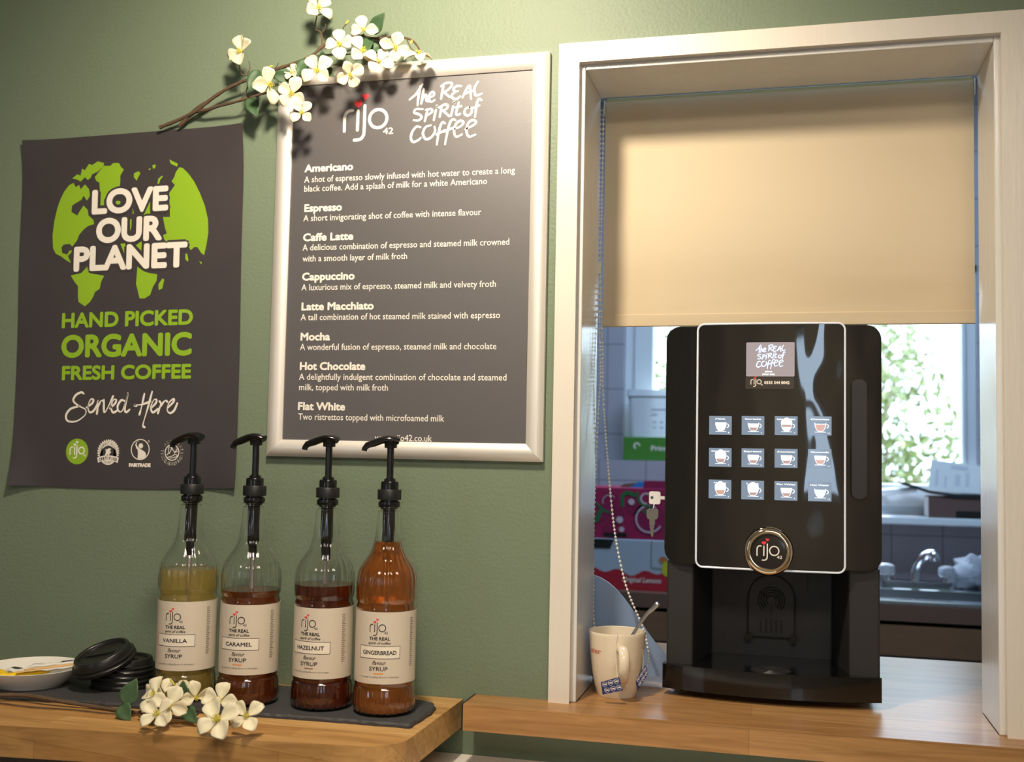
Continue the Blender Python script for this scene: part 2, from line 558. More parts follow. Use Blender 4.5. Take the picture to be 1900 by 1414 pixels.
# hand-brushed slogan, strokes in the units of the lettering block (594 wide), y down
SPIRIT = [
 [(945, 265), (1010, 215), (1050, 160), (1085, 105)], [(1062, 125), (1045, 220), (1035, 335)],
 [(1100, 160), (1085, 260), (1075, 320)], [(1082, 295), (1105, 235), (1130, 230), (1132, 285), (1155, 300)],
 [(1165, 258), (1215, 235), (1205, 198), (1172, 215), (1160, 270), (1185, 305), (1225, 288)],
 [(1320, 130), (1305, 210), (1295, 280)], [(1290, 142), (1340, 112), (1400, 112), (1410, 140), (1370, 185), (1315, 212)], [(1325, 208), (1390, 265)],
 [(1515, 155), (1465, 150), (1430, 182), (1445, 208), (1480, 208)], [(1455, 212), (1412, 245), (1430, 285), (1470, 290), (1505, 265)],
 [(1530, 280), (1565, 205), (1605, 155), (1615, 230), (1625, 300)], [(1550, 242), (1632, 215)],
 [(1695, 120), (1660, 180), (1665, 250), (1690, 268), (1740, 250)],
 [(1095, 380), (1020, 375), (1000, 412), (1055, 435), (1085, 468), (1050, 500), (995, 495)],
 [(1150, 385), (1135, 450), (1120, 515)], [(1130, 390), (1190, 385), (1195, 420), (1145, 452)],
 [(1240, 400), (1220, 505)], [(1250, 352), (1256, 360)],
 [(1302, 370), (1285, 475)], [(1275, 375), (1330, 345), (1370, 355), (1358, 392), (1305, 415)], [(1318, 408), (1390, 475)],
 [(1430, 372), (1410, 470)], [(1438, 328), (1442, 335)],
 [(1490, 330), (1465, 440), (1478, 466), (1510, 455)], [(1458, 382), (1518, 372)],
 [(1610, 390), (1570, 402), (1555, 450), (1590, 480), (1630, 455), (1635, 405), (1612, 390)],
 [(1740, 325), (1712, 305), (1690, 350), (1680, 420), (1672, 500)], [(1650, 400), (1715, 378)],
 [(1075, 578), (1030, 568), (985, 620), (970, 690), (1000, 735), (1060, 712), (1080, 692)],
 [(1190, 562), (1130, 580), (1103, 650), (1140, 712), (1200, 690), (1237, 630), (1230, 580)],
 [(1345, 550), (1320, 535), (1295, 575), (1275, 660), (1260, 775)], [(1255, 665), (1345, 625)],
 [(1460, 522), (1430, 510), (1400, 545), (1375, 640), (1350, 778)], [(1330, 640), (1440, 602)],
 [(1440, 622), (1520, 590), (1548, 550), (1510, 532), (1465, 565), (1447, 640), (1470, 703), (1535, 680)],
 [(1570, 627), (1650, 592), (1685, 558), (1650, 532), (1600, 562), (1582, 640), (1610, 710), (1680, 690)]]
def put_spirit(mb, x, y, w, T, mi=0, stroke=27, hx=1.0):
    k = w / 800
    for st in SPIRIT:
        pts = smooth(st, 4)
        n = len(pts)
        ws = [stroke * k * (.75 + .3 * sin(pi * (i + .6) / n)) for i in range(n)]
        ribbon(mb, [(x + (p[0] - 945) * k, y - (p[1] - 440) * k * hx) for p in pts], ws, T, mi)

# ------------------------------------------------------------------ the setting
X0, X1, Z0, Z1 = .2508, .8228, .9008, 1.8419      # the serving hatch
WT = .125                                          # wall thickness
b = MB()
for a0, a1 in (((-2.6, 0, 0), (X0 - .012, WT, 2.44)), ((X1 + .012, 0, 0), (3.4, WT, 2.44)), ((X0 - .012, 0, Z1 + .012), (X1 + .012, WT, 2.44)), ((X0 - .012, 0, 0), (X1 + .012, WT, .862))):
    b.box(a0, a1)
struct(b.build('wall_front', M['wall']))
b = MB().box((-2.6, -3.62, -.05), (3.4, 2.15, 0)); struct(b.build('floor', M['floor']))
b = MB().box((-2.6, -3.62, 2.44), (3.4, 2.15, 2.5)); struct(b.build('ceiling', M['ceil']))
b = MB().box((-2.7, -3.62, 0), (-2.6, 2.15, 2.44)); struct(b.build('wall_left', M['cream']))
b = MB().box((3.4, -3.62, 0), (3.5, 2.15, 2.44)); struct(b.build('wall_right', M['cream']))
# back wall with the café window behind the photographer
b = MB()
for a0, a1 in (((-2.6, -3.6, 0), (-1.9, -3.5, 2.44)), ((-1.5, -3.6, 0), (1.0, -3.5, 2.44)), ((-1.9, -3.6, 0), (-1.5, -3.5, .9)), ((-1.9, -3.6, 2.0), (-1.5, -3.5, 2.44)), ((1.4, -3.6, 0), (3.4, -3.5, 2.44)), ((1.0, -3.6, 0), (1.4, -3.5, 1.0)), ((1.0, -3.6, 1.9), (1.4, -3.5, 2.44))):
    b.box(a0, a1)
struct(b.build('wall_back', M['cream']))
for nm_, xa_, xb_, za_, zb_ in (('window_2', 1.0, 1.4, 1.0, 1.9), ('window_3', -1.9, -1.5, .9, 2.0)):
    b = MB()
    zm_ = (za_ + zb_) / 2
    for a0, a1 in (((xa_, -3.58, za_), (xa_ + .05, -3.52, zb_)), ((xb_ - .05, -3.58, za_), (xb_, -3.52, zb_)), ((xa_ + .05, -3.58, za_), (xb_ - .05, -3.52, za_ + .05)), ((xa_ + .05, -3.58, zb_ - .05), (xb_ - .05, -3.52, zb_)), ((xa_ + .05, -3.58, zm_), (xb_ - .05, -3.52, zm_ + .05))):
        b.box(a0, a1)
    wb = struct(b.build(nm_, M['upvc'], bevel=.004))
    MB().box((xa_ + .05, -3.556, za_ + .05), (xb_ - .05, -3.55, zm_)).box((xa_ + .05, -3.556, zm_ + .05), (xb_ - .05, -3.55, zb_ - .05)).build('window_pane', pane_mat('window_glass'), wb)

# hatch lining and architrave
b = MB()
b.box((X0 - .012, -.004, Z0), (X0, WT + .007, Z1 + .012)).box((X1, -.004, Z0), (X1 + .012, WT + .007, Z1 + .012)).box((X0, -.004, Z1), (X1, WT + .007, Z1 + .012))
struct(b.build('trim_1', M['reveal'], bevel=.0015))
b = MB()
ax0, ax1, az = X0 - .0075, X1 + .0075, Z1 + .0085
b.prism([(.2121, Z0), (ax0, Z0), (ax0, az), (ax1, az), (ax1, Z0), (X1 + .10, Z0), (X1 + .10, 1.8804), (.2121, 1.8804)], 'y', -.0165, .0)
struct(b.build('trim_2', M['gloss'], bevel=.0025, seg=2))
# painted seam above the architrave
# kitchen: far wall with the window, side walls, tiled ledge
KY = 1.95
WX0, WX1, WZ0, WZ1 = .0214, 1.1037, 1.105, 1.86
b = MB()
b.box((-1.2, KY, 0), (WX0, KY + .2, 2.44)).box((WX1, KY, 0), (2.0, KY + .2, 2.44)).box((WX0, KY, WZ1), (WX1, KY + .2, 2.44)).box((WX0, KY, 0), (WX1, KY + .2, WZ0 - .03))
struct(b.build('wall_kitchen', M['tile']))
b = MB().box((-1.3, WT, 0), (-1.2, KY + .2, 2.44)); struct(b.build('wall_kitchen_left', M['tile']))
b = MB().box((2.0, WT, 0), (2.1, KY + .2, 2.44)); struct(b.build('wall_kitchen_right', M['kitchen']))
# tiled boxing under the left end of the window
b = MB().box((-.35, 1.80, .9), (.36, KY, 1.2435)); struct(b.build('trim_3', M['tile']))
b = MB().box((.36, KY - .11, WZ0 - .035), (1.25, KY + .06, WZ0 - .012)); struct(b.build('trim_4', M['upvc'], bevel=.004))
# window frame: outer frame, casement, handle
b = MB()
yf0, yf1 = KY + .03, KY + .09
gx0, gx1, gz0, gz1 = .1154, 1.0592, 1.1871, 1.80
b.prism([(WX0, WZ0 - .03), (WX1, WZ0 - .03), (WX1, WZ1), (WX0, WZ1)], 'y', yf1 + .02, yf1 + .021)
b = MB()
m_ = .032
for a0, a1 in (((WX0, yf0, WZ0 - .03), (WX0 + m_, yf1, WZ1)), ((WX1 - m_, yf0, WZ0 - .03), (WX1, yf1, WZ1)), ((WX0 + m_, yf0, WZ0 - .03), (WX1 - m_, yf1, WZ0 + .012)), ((WX0 + m_, yf0, WZ1 - m_), (WX1 - m_, yf1, WZ1))):
    b.box(a0, a1)
w1 = struct(b.build('window_1', M['upvc'], bevel=.003))
b = MB()
s0, s1, s2, s3 = WX0 + m_, WX1 - m_, WZ0 + .012, WZ1 - m_
for a0, a1 in (((s0, yf0 - .012, s2), (gx0, yf1 - .01, s3)), ((gx1, yf0 - .012, s2), (s1, yf1 - .01, s3)), ((gx0, yf0 - .012, s2), (gx1, yf1 - .01, gz0)), ((gx0, yf0 - .012, gz1), (gx1, yf1 - .01, s3))):
    b.box(a0, a1)
b.build('casement', M['upvc'], w1, bevel=.004)
MB().box((gx0, yf0 + .02, gz0), (gx1, yf0 + .026, gz1)).build('window_pane', pane_mat('kitchen_window_glass'), w1)
hx, hz = .8508, 1.1601
b = MB().tube([(hx - .02, KY + .012, hz), (hx - .02, KY - .012, hz), (hx + .01, KY - .016, hz + .004), (hx + .075, KY - .016, hz + .012)], [.013, .012, .011, .008], 10)
b.build('window_handle', M['upvc'], w1)

# ------------------------------------------------------------------ worktops
b = MB()
out = [(-1.6, 0), (-1.6, -.448)]
TF = [(-.4485,-.3497), (-.2557,-.3272), (-.0698,-.3055)]
sl = (TF[2][1] - TF[0][1]) / (TF[2][0] - TF[0][0])
fy = lambda x: TF[0][1] + sl * (x - TF[0][0])
XR = .0795
out = [(XR, -.0015), (-1.5, -.0015), (-1.5, fy(-1.5))]
rc = .055
for k in range(9):
    a = radians(-90 + 90 * k / 8)
    out.append((XR - rc + rc * cos(a), fy(XR - rc) + rc + rc * sin(a)))
b.prism(out, 'z', .853, .893)
wl = b.build('butcher_block_worktop', M['butcher'], loc=(-.4, -.15, .853), bevel=.003)
tag(wl, 'thick oak butcher-block worktop with a rounded corner, under the syrup bottles', 'worktop')
b = MB()
b.prism([(.0985, -.0665), (1.3, -.0665), (1.3, -.0005), (X1 - .0005, -.0005), (X1 - .0005, WT + .0015), (1.3, WT + .0015), (1.3, .5455), (-.1, .5455), (-.1, WT + .0015), (X0 + .0005, WT + .0015), (X0 + .0005, -.0005), (.0985, -.0005)], 'z', .8635, .9008)
hw = b.build('serving_hatch_worktop', M['laminate'], loc=(.5, .1, .8635), bevel=.003)
tag(hw, 'smooth oak-effect worktop through the serving hatch, under the coffee machine', 'worktop')
MB().box((.0962, -.0667, .864), (.0985, -.0005, .9015)).build('end_trim', M['blacktrim'], hw)
# cupboard under the left worktop
t = thing('base_cabinet', 'dark brown cupboard just below the butcher-block worktop', 'cabinet', (-.6, -.15, 0))
MB().box((-1.45, -.285, .0), (.0, -.02, .8525)).build('carcass', pm('dark_cabinet', srgb(84, 74, 66), .5, var=.1), t, bevel=.002)
for k in range(2):
    d = MB().box((-1.44 + .72 * k, -.303, .1), (-.735 + .72 * k, -.286, .846)).build('door', pm('dark_cabinet_door', srgb(92, 80, 70), .5, var=.1), t, bevel=.003)
# low white appliance under the hatch
t = thing('undercounter_appliance', 'white flat-topped low appliance beneath the oak-effect hatch worktop', 'appliance', (.45, -.2, 0))
MB().box((.004, -.52, .81), (.62, -.004, .812)).box((.01, -.50, .03), (.61, -.01, .79)).build('body', M['porcelain'], t, bevel=.006)
MB().prism(rrect(.004, -.54, .616, -.004, .015), 'z', .788, .8125).build('top_panel', pm('white_enamel', srgb(232, 226, 216), .3), t, bevel=.004)
MB().box((.012, -.53, .06), (.608, -.502, .78)).build('door', M['porcelain'], t, bevel=.006)
# cabinet carrying the hatch counter on the kitchen side
t = thing('counter_base_unit', 'pale grey base unit under the kitchen side of the hatch worktop', 'cabinet', (.5, .35, 0))
MB().box((-.1, WT + .02, 0), (1.28, .50, .8625)).build('carcass', pm('pale_cabinet', srgb(170, 172, 178), .5), t, bevel=.002)

# ------------------------------------------------------------------ slate
b = MB()
b.v = []
pts = [(-1.05, -.015), (-.02, -.035), (.052, -.062), (.0635, -.085), (.0665, -.118), (.0638, -.194), (-.0714, -.198), (-.2, -.206), (-.3504, -.215), (-.449, -.22), (-.5494, -.2276), (-1.05, -.246)]
jag = []
random.seed(3)
for i in range(len(pts)):
    a, c = Vector(pts[i]), Vector(pts[(i + 1) % len(pts)])
    n = max(1, int((c - a).length / .008))
    for k in range(n):
        p = a.lerp(c, k / n)
        jag.append((p.x + random.uniform(-.0008, .0008), p.y + random.uniform(-.0011, .0011)))
cx, cy = -.45, -.12
inn = [(x + (cx - x) * .004 + random.uniform(-.0006, .0006), y + (.0022 if y < -.12 else -.002)) for x, y in jag]
n = len(jag)
vs = [(x, y, .8932) for x, y in jag] + [(x, y, .8965 + random.uniform(-.0008, .0008)) for x, y in jag] + [(x, y, .899) for x, y in inn]
b.add(vs, [(i + o, (i + 1) % n + o, (i + 1) % n + n + o, i + n + o) for o in (0, n) for i in range(n)])
tt = tessellate_polygon([[Vector((x, y, 0)) for x, y in inn]])
b.add([(x, y, .899) for x, y in inn], [tuple(x) for x in tt])
tt = tessellate_polygon([[Vector((x, y, 0)) for x, y in jag]])
b.add([(x, y, .8932) for x, y in jag], [tuple(x) for x in tt])
tag(b.build('slate_board', M['slate'], loc=(-.4, -.12, .8932)), 'long dark rough-edged slate board lying under the syrup bottles', 'serving board')

# ------------------------------------------------------------------ poster
PX, PZ, PR = -.7272, 1.1904, .01518
def PT(off):
    def T(a, c):
        return Vector((PX + a * cos(PR) - c * sin(PR), -.0022 - off, PZ + a * sin(PR) + c * cos(PR)))
    return T
def poster_y(a, c):
    # paper stands off the wall slightly at its corners and side edges
    y = 0
    for ca, cc, h in ((0, 0, .011), (0, .594, .007), (.42, 0, .006), (.42, .594, .008)):
        d = sqrt((a - ca) ** 2 + ((c - cc) * .8) ** 2)
        y += h * max(0, 1 - d / .085) ** 2
    y += .003 * max(0, (a - .36) / .06) * (.5 + .5 * sin(c * 21)) * .6
    y += .002 * max(0, (.03 - a) / .03) * (.5 + .5 * sin(c * 17 + 1))
    return y
t = thing('poster', 'charcoal coffee poster with a green world map hanging on the wall left of the menu', 'poster', (PX, 0, PZ))
b = MB()
nx, nz = 43, 60
vs = []
for j in range(nz):
    for i in range(nx):
        a, c = .42 * i / (nx - 1), .594 * j / (nz - 1)
        c2 = c + (-.004 * sin(pi * a / .42) * (1 - c / .594) if j == 0 else 0)
        vs.append(PT(poster_y(a, c))(a, c2))
nn = len(vs)
vs += [v + Vector((0, .0004, 0)) for v in vs]
fs = [(j * nx + i, j * nx + i + 1, (j + 1) * nx + i + 1, (j + 1) * nx + i) for j in range(nz - 1) for i in range(nx - 1)]
fs += [tuple(k + nn for k in reversed(f)) for f in fs]
rim = [i for i in range(nx)] + [j * nx + nx - 1 for j in range(1, nz)] + [(nz - 1) * nx + i for i in range(nx - 2, -1, -1)] + [j * nx for j in range(nz - 2, 0, -1)]
b.add(vs, fs, 0, True)
b.add(vs, [(rim[k], rim[k] + nn, rim[(k + 1) % len(rim)] + nn, rim[(k + 1) % len(rim)]) for k in range(len(rim))], 0)
sheet = b.build('sheet', M['poster'], t)
# printed map
GREEN = [
 ((.0826,.5011),(.0921,.5117),(.1003,.5148),(.1047,.5073),(.1116,.5106),(.1146,.503),(.1227,.5111),(.1312,.5021),(.1331,.4909),(.1278,.4827),(.1206,.4916),(.1167,.4845),(.1071,.4801),(.0989,.4757),(.098,.4647),(.1094,.458),(.1133,.4639),(.1212,.4745),(.1298,.4668),(.1315,.4569),(.1414,.4491),(.143,.4417),(.1308,.4387),(.1227,.433),(.1148,.4248),(.1109,.4152),(.1056,.4093),(.1017,.4046),(.0972,.4097),(.0847,.4091),(.0807,.4043),(.0825,.3945),(.0924,.3916),(.0964,.398),(.101,.399),(.1006,.3949),(.0939,.3891),(.1004,.3766),(.0885,.3832),(.0814,.3884),(.07,.3938),(.064,.4038),(.0623,.4259),(.0649,.4504),(.0698,.4723),(.0761,.4892)),
 ((.0972,.5225),(.1067,.5292),(.1137,.5268),(.1161,.5385),(.1217,.5357),(.1297,.5463),(.1353,.5435),(.1462,.5494),(.1586,.5458),(.1575,.5397),(.1468,.5317),(.1359,.5275),(.1333,.5215),(.1279,.5182),(.1222,.5234),(.1142,.5165),(.1056,.5208)),
 ((.1415,.5223),(.1495,.5316),(.1588,.5409),(.1711,.5401),(.1765,.5446),(.1874,.5439),(.1918,.5364),(.1973,.5324),(.1908,.5219),(.1912,.5121),(.1902,.5037),(.1779,.5019),(.17,.4963),(.1608,.4821),(.1613,.47),(.1539,.4703),(.1527,.4899),(.151,.512),(.1445,.516)),
 ((.3019,.5296),(.3084,.528),(.3193,.5178),(.3302,.504),(.3412,.4844),(.3509,.4625),(.3575,.4385),(.3586,.4172),(.356,.3984),(.3518,.3798),(.3466,.3836),(.3398,.3933),(.3345,.3947),(.3268,.3891),(.3199,.4024),(.2791,.4054),(.2748,.4163),(.2821,.4196),(.2784,.428),(.2738,.4474),(.2871,.4467),(.2845,.4875),(.2948,.5001),(.288,.5065),(.293,.5133),(.2955,.5216)),
 ((.2166,.524),(.2219,.5268),(.2272,.5269),(.2288,.5232),(.2249,.5173),(.2224,.5115),(.2168,.5179)), ((.2615,.5032),(.2633,.5127),(.2704,.5176),(.2718,.5158),(.2667,.5101),(.2647,.503)),
 ((.2829,.544),(.2909,.5398),(.2991,.5358),(.2979,.531),(.2858,.5366)), ((.2433,.5296),(.2486,.5317),(.2473,.5281)), ((.2512,.5363),(.2578,.5371),(.2567,.5312),(.2527,.5302)),
 ((.1007,.3552),(.1213,.3589),(.1354,.3722),(.1365,.3583),(.1654,.3524),(.1602,.343),(.1579,.331),(.1486,.3253),(.1461,.3181),(.1396,.3087),(.1303,.3018),(.1176,.3094),(.1158,.3215),(.1158,.3361),(.108,.3448)),
 ((.2276,.349),(.2284,.3657),(.2394,.3581),(.2501,.3541),(.2662,.3512),(.2652,.3405),(.2589,.3312),(.2539,.3172),(.2435,.3115),(.2342,.3119),(.2311,.3226),(.2266,.3371)),
 ((.2756,.3438),(.2796,.3424),(.2762,.3271),(.2696,.3249),(.2688,.3345)), ((.1948,.4055),(.2029,.4064),(.2086,.3953),(.2093,.3749)), ((.2245,.4017),(.235,.4085),(.2365,.3905)),
 ((.2143,.4672),(.2172,.4623),(.2187,.4561),(.2161,.4551),(.2167,.4611)), ((.2377,.4527),(.249,.4751),(.2497,.4534)), ((.2118,.4456),(.215,.4467),(.2149,.4335),(.2125,.4263)),
 ((.343,.3707),(.3482,.3682),(.3471,.3647)), ((.3174,.3836),(.321,.3835),(.3234,.3727),(.3222,.3704),(.3176,.3741)), ((.1829,.4774),(.1869,.4795),(.1929,.478),(.1919,.4737),(.1866,.4723))]
b = MB()
for g in GREEN:
    area2d(b, g, PT(.0003))
b.build('world_map', M['green_ink'], t)
# slogan with its charcoal outline
b = MB()
for body, pl in (('LOVE', ((.1379,.4578),(.2836,.4504),(.1363,.5001))), ('OUR', ((.1478,.4082),(.2738,.4028),(.1464,.4505))), ('PLANET', ((.106,.3613),(.3213,.3535),(.1044,.4041)))):
    x, y, w, h = pl[0][0], pl[0][1], pl[1][0] - pl[0][0], pl[2][1] - pl[0][1]
    put_text(b, body, x - .0038, y - .0038, w + .0076, h + .0076, PT(.0006), .0072, 1, res=6)
    put_text(b, body, x, y, w, h, PT(.0009), .0026, 0, res=6)
b.build('slogan_lettering', [M['cream_ink'], M['halo_ink']], t)
b = MB()
for body, pl, bo in (('HAND PICKED', ((.0866,.2655),(.3344,.2596),(.0856,.2914)), .0013), ('ORGANIC', ((.0872,.215),(.3336,.2108),(.0857,.2536)), .0021), ('FRESH COFFEE', ((.09,.177),(.3337,.1741),(.0891,.2013)), .0013)):
    put_text(b, body, pl[0][0], pl[0][1], pl[1][0] - pl[0][0], pl[2][1] - pl[0][1], PT(.0005), bo, res=6)
b.build('green_lettering', M['green_ink'], t)
b = MB()
for st in [
 ((.1335,.154),(.1287,.1565),(.1179,.1513),(.1142,.1418),(.1254,.1334),(.1379,.1273),(.1369,.1178),(.121,.1079),(.1045,.1084),(.1008,.118),(.1092,.1287),(.1268,.1334)),
 ((.1397,.1309),(.1504,.1379),(.1523,.1439),(.1469,.1439),(.1424,.1321),(.1463,.1226),(.1543,.1261),(.1607,.1367)), ((.1607,.1379),(.1625,.1415),(.1599,.1201)), ((.1609,.1308),(.1673,.1419),(.1728,.1407)),
 ((.1726,.1437),(.1742,.1224),(.1837,.1365),(.19,.1495)), ((.1839,.129),(.1944,.1377),(.1955,.1435),(.1902,.1424),(.1866,.1306),(.1909,.1223),(.1993,.1258)),
 ((.2122,.1411),(.205,.1423),(.1986,.1317),(.2029,.1234),(.2095,.1281),(.2179,.1552),(.2126,.1293),(.2155,.1227),(.2215,.1269)),
 ((.2485,.153),(.2439,.1314),(.2403,.1186)), ((.2629,.1564),(.2547,.1267),(.2475,.1022),(.2508,.0975)), ((.2345,.1327),(.2306,.1343),(.2438,.135),(.26,.1401)),
 ((.2612,.1286),(.2701,.1371),(.2712,.143),(.266,.1419),(.2611,.1302),(.2653,.122),(.2743,.1278)), ((.2766,.1406),(.2793,.1359),(.2746,.1207)), ((.2774,.1301),(.287,.1413),(.2915,.1393)),
 ((.2926,.1296),(.3027,.1392),(.3026,.1439),(.2949,.1381),(.2914,.1265),(.2968,.1207),(.3044,.1253),(.3098,.1369))]:
    pp = smooth(st, 5)
    ribbon(b, [(p[0], p[1]) for p in pp], [.0036 * (.8 + .3 * sin(3 * i / len(pp) * pi)) for i in range(len(pp))], PT(.0005))
b.build('script_lettering', M['cream_ink'], t)
# the four badges along the foot
T1, T2, T3 = PT(.0004), PT(.0006), PT(.0008)
(c1, c2, c3, c4_) = ((.1242,.0573),(.1837,.0569),(.2435,.059),(.3023,.0564))
r = .0215
b = MB(); disc(b, c1[0], c1[1], r, T1, 0, 40, r * 1.0)
put_logo(b, c1[0] - .0143, c1[1] - .005, .0132, T2, 1, stroke=.17)
b.build('round_green_badge', [M['green_ink'], M['cream_ink']], t)
b = MB()
sc = [(c2[0] + (r * (1.0 if k % 2 else .86)) * cos(pi * k / 30), c2[1] + r * (1.0 if k % 2 else .86) * sin(pi * k / 30)) for k in range(60) if not (36 < k < 54)]
area2d(b, [p for p in sc], T1, 0)
disc(b, c2[0], c2[1] - .006, .0158, T1, 0, 30)
ring(b, c2[0], c2[1], .0168, .0172, T2, 1)
arc_text(b, 'RAINFOREST ALLIANCE', c2[0], c2[1], .0128, 90, .0026, T2, 1, step=.0026, bold=.00015)
disc(b, c2[0], c2[1], .0105, T2, 1, 30)
for q in (((-.006, -.006), (-.004, .001), (-.0055, .0045), (-.002, .004), (.001, .006), (.004, .006), (.0055, .004), (.003, .002), (.0065, -.001), (.004, -.0015), (.003, -.004), (.001, -.007), (-.001, -.004), (-.0035, -.007)),):
    area2d(b, [(c2[0] + x, c2[1] + y) for x, y in q], T3, 0)
area2d(b, [(c2[0] + x, c2[1] + y) for x, y in ((-.0205, -.0095), (-.0185, -.0185), (-.01, -.0145), (0, -.0135), (.01, -.0145), (.0185, -.0185), (.0205, -.0095), (.01, -.0065), (0, -.0058), (-.01, -.0065))], T3, 0)
T4 = PT(.001)
arc_text(b, 'CERTIFIED', c2[0], c2[1] - .064, .0515, 90, .0042, T4, 1, step=.0037, bold=.0003)
put_text(b, 'EST. 1987', c2[0] - .0055, c2[1] - .019, .011, .0018, T4, 0, 1)
b.build('scalloped_seal', [M['cream_ink'], M['halo_ink']], t)
b = MB()
cx, cy = c3[0], c3[1] + .002
ring(b, cx, cy, .0158, .0174, T1)
disc(b, cx + .001, cy + .006, .0042, T1)
area2d(b, [(cx + x, cy + y) for x, y in ((-.002, .0155), (-.008, .0115), (-.0095, .0075), (-.0075, .0025), (-.0045, -.001), (-.004, -.006), (-.0045, -.0157), (.0, -.0163), (.005, -.0155), (.0095, -.0125), (.0115, -.009), (.0095, -.0045), (.005, -.0015), (.0005, .0005), (-.0045, .004), (-.007, .0075), (-.0065, .0115))], T1)
put_text(b, 'FAIRTRADE', c3[0] - .0202, c3[1] - .0268, .0404, .0064, T1, .0006)
ring(b, cx + .0155, cy + .0135, .0012, .0018, T1, n=14)
b.build('round_figure_badge', M['cream_ink'], t)
b = MB()
ring(b, c4_[0], c4_[1], .0118, .0134, T1)
for st in (((-.003, .0125), (-.0065, .006), (-.006, 0), (-.009, -.004)), ((-.003, .0125), (-.0015, .005), (-.005, -.002)), ((.010, .007), (.005, .001), (-.001, .008)), ((.010, .002), (.004, -.001)), ((-.008, -.008), (.0, -.006), (.006, -.003), (.010, -.006), (.004, -.008), (-.004, -.0095))):
    pp = smooth([(c4_[0] + x, c4_[1] + y) for x, y in st], 4)
    ribbon(b, [(p[0], p[1]) for p in pp], .0012, T1)
arc_text(b, 'SOIL ASSOCIATION', c4_[0], c4_[1], .0158, 92, .0048, T1, 0, step=.00475, bold=.00025)
arc_text(b, 'ORGANIC', c4_[0], c4_[1], .0158, 272, .0052, T1, 0, step=.0052, inside=True, bold=.0005)
b.build('round_leaf_badge', M['cream_ink'], t)

# ------------------------------------------------------------------ menu board
BX, BZ, BW, BH = -.2539, 1.2492, .450, .624
t = thing('menu_board', 'large coffee menu in a silver snap frame on the green wall', 'menu board', (BX, 0, BZ))
b = MB().box((BX + .006, -.0015, BZ + .006), (BX + BW - .006, -.0005, BZ + BH - .006)); b.build('backing_panel', M['halo_ink'], t)
b = MB().box((BX + .014, -.0068, BZ + .014), (BX + BW - .014, -.0018, BZ + BH - .014)); b.build('menu_sheet', M['menu'], t)
prof = []
for k in range(11):
    u = k / 10
    prof.append((.0265 * u, .0042 + .0105 * sin(pi * (.12 + .76 * u)) ** .8))
prof = [(0, .0008)] + prof + [(.0265, .0066)]
b = MB()
cor = [(BX, BZ, 1, 1), (BX + BW, BZ, -1, 1), (BX + BW, BZ + BH, -1, -1), (BX, BZ + BH, 1, -1)]
for s in range(4):
    a, c = cor[s], cor[(s + 1) % 4]
    vs = [(q[0] + q[2] * d, -h, q[1] + q[3] * d) for q in (a, c) for d, h in prof]
    n = len(prof)
    g = .0002
    b.add(vs, [(k, k + n, k + n + 1, k + 1) for k in range(n - 1)], 0, True)
b.build('frame', M['aluminium'], t)
def BT(off=0):
    def T(a, c):
        return Vector((BX + a, -.0071 - off, BZ + c))
    return T
MENU = (
 ('Americano',1,.0493,.4551,.0837), ('A shot of espresso slowly infused with hot water to create a long',0,.0494,.4384,.3488), ('black coffee. Add a splash of milk for a white Americano',0,.0499,.4235,.3045),
 ('Espresso',1,.0511,.3906,.0649), ('A short invigorating shot of coffee with intense flavour',0,.05,.3757,.2962),
 ('Caffe Latte',1,.0506,.3432,.0861), ('A delicious combination of espresso and steamed milk crowned',0,.0503,.3283,.3412), ('with a smooth layer of milk froth',0,.0508,.3104,.1768),
 ('Cappuccino',1,.0511,.2799,.0898), ('A luxurious mix of espresso, steamed milk and velvety froth',0,.0506,.2642,.3212),
 ('Latte Macchiato',1,.0517,.232,.1228), ('A tall combination of hot steamed milk stained with espresso',0,.051,.2163,.3284),
 ('Mocha',1,.0518,.1838,.0507), ('A wonderful fusion of espresso, steamed milk and chocolate',0,.0513,.1688,.3233),
 ('Hot Chocolate',1,.0522,.1369,.1111), ('A delightfully indulgent combination of chocolate and steamed',0,.0514,.1214,.34), ('milk, topped with milk froth',0,.052,.105,.1498),
 ('Flat White',1,.0512,.0734,.0802), ('Two ristrettos topped with microfoamed milk',0,.0523,.0582,.2421), ('www.rijo42.co.uk',0,.1824,.0273,.0931))
for body, bold, x, y, w in MENU:
    b = MB()
    if bold:
        put_text(b, body, x, y, w, .0128, BT(), .0007, res=3)
        b.build('drink_name', M['cream_ink'], t)
    else:
        put_text(b, body, x, y, w, .0100, BT(), .0001, res=2)
        b.build('web_address' if 'www' in body else 'description_line', M['cream_ink'], t)
b = MB()
q = ((.1134,.5188),(.1903,.5321),(.1734,.5491),(.1743,.5191))
s_ = (q[1][0] - q[0][0]) / 2.22
put_logo(b, q[0][0], q[0][1], s_, BT(), 0, 1)
b.build('logo', [M['cream_ink'], M['red_ink']], t)
b = MB()
q = ((.225,.5381),(.3436,.5312),(.2236,.5869),(.2263,.4895))
put_spirit(b, q[0][0], q[0][1], q[1][0] - q[0][0], BT(), hx=(q[2][1] - q[3][1]) / 670 / ((q[1][0] - q[0][0]) / 800))
b.build('brushed_slogan', M['ink'], t)

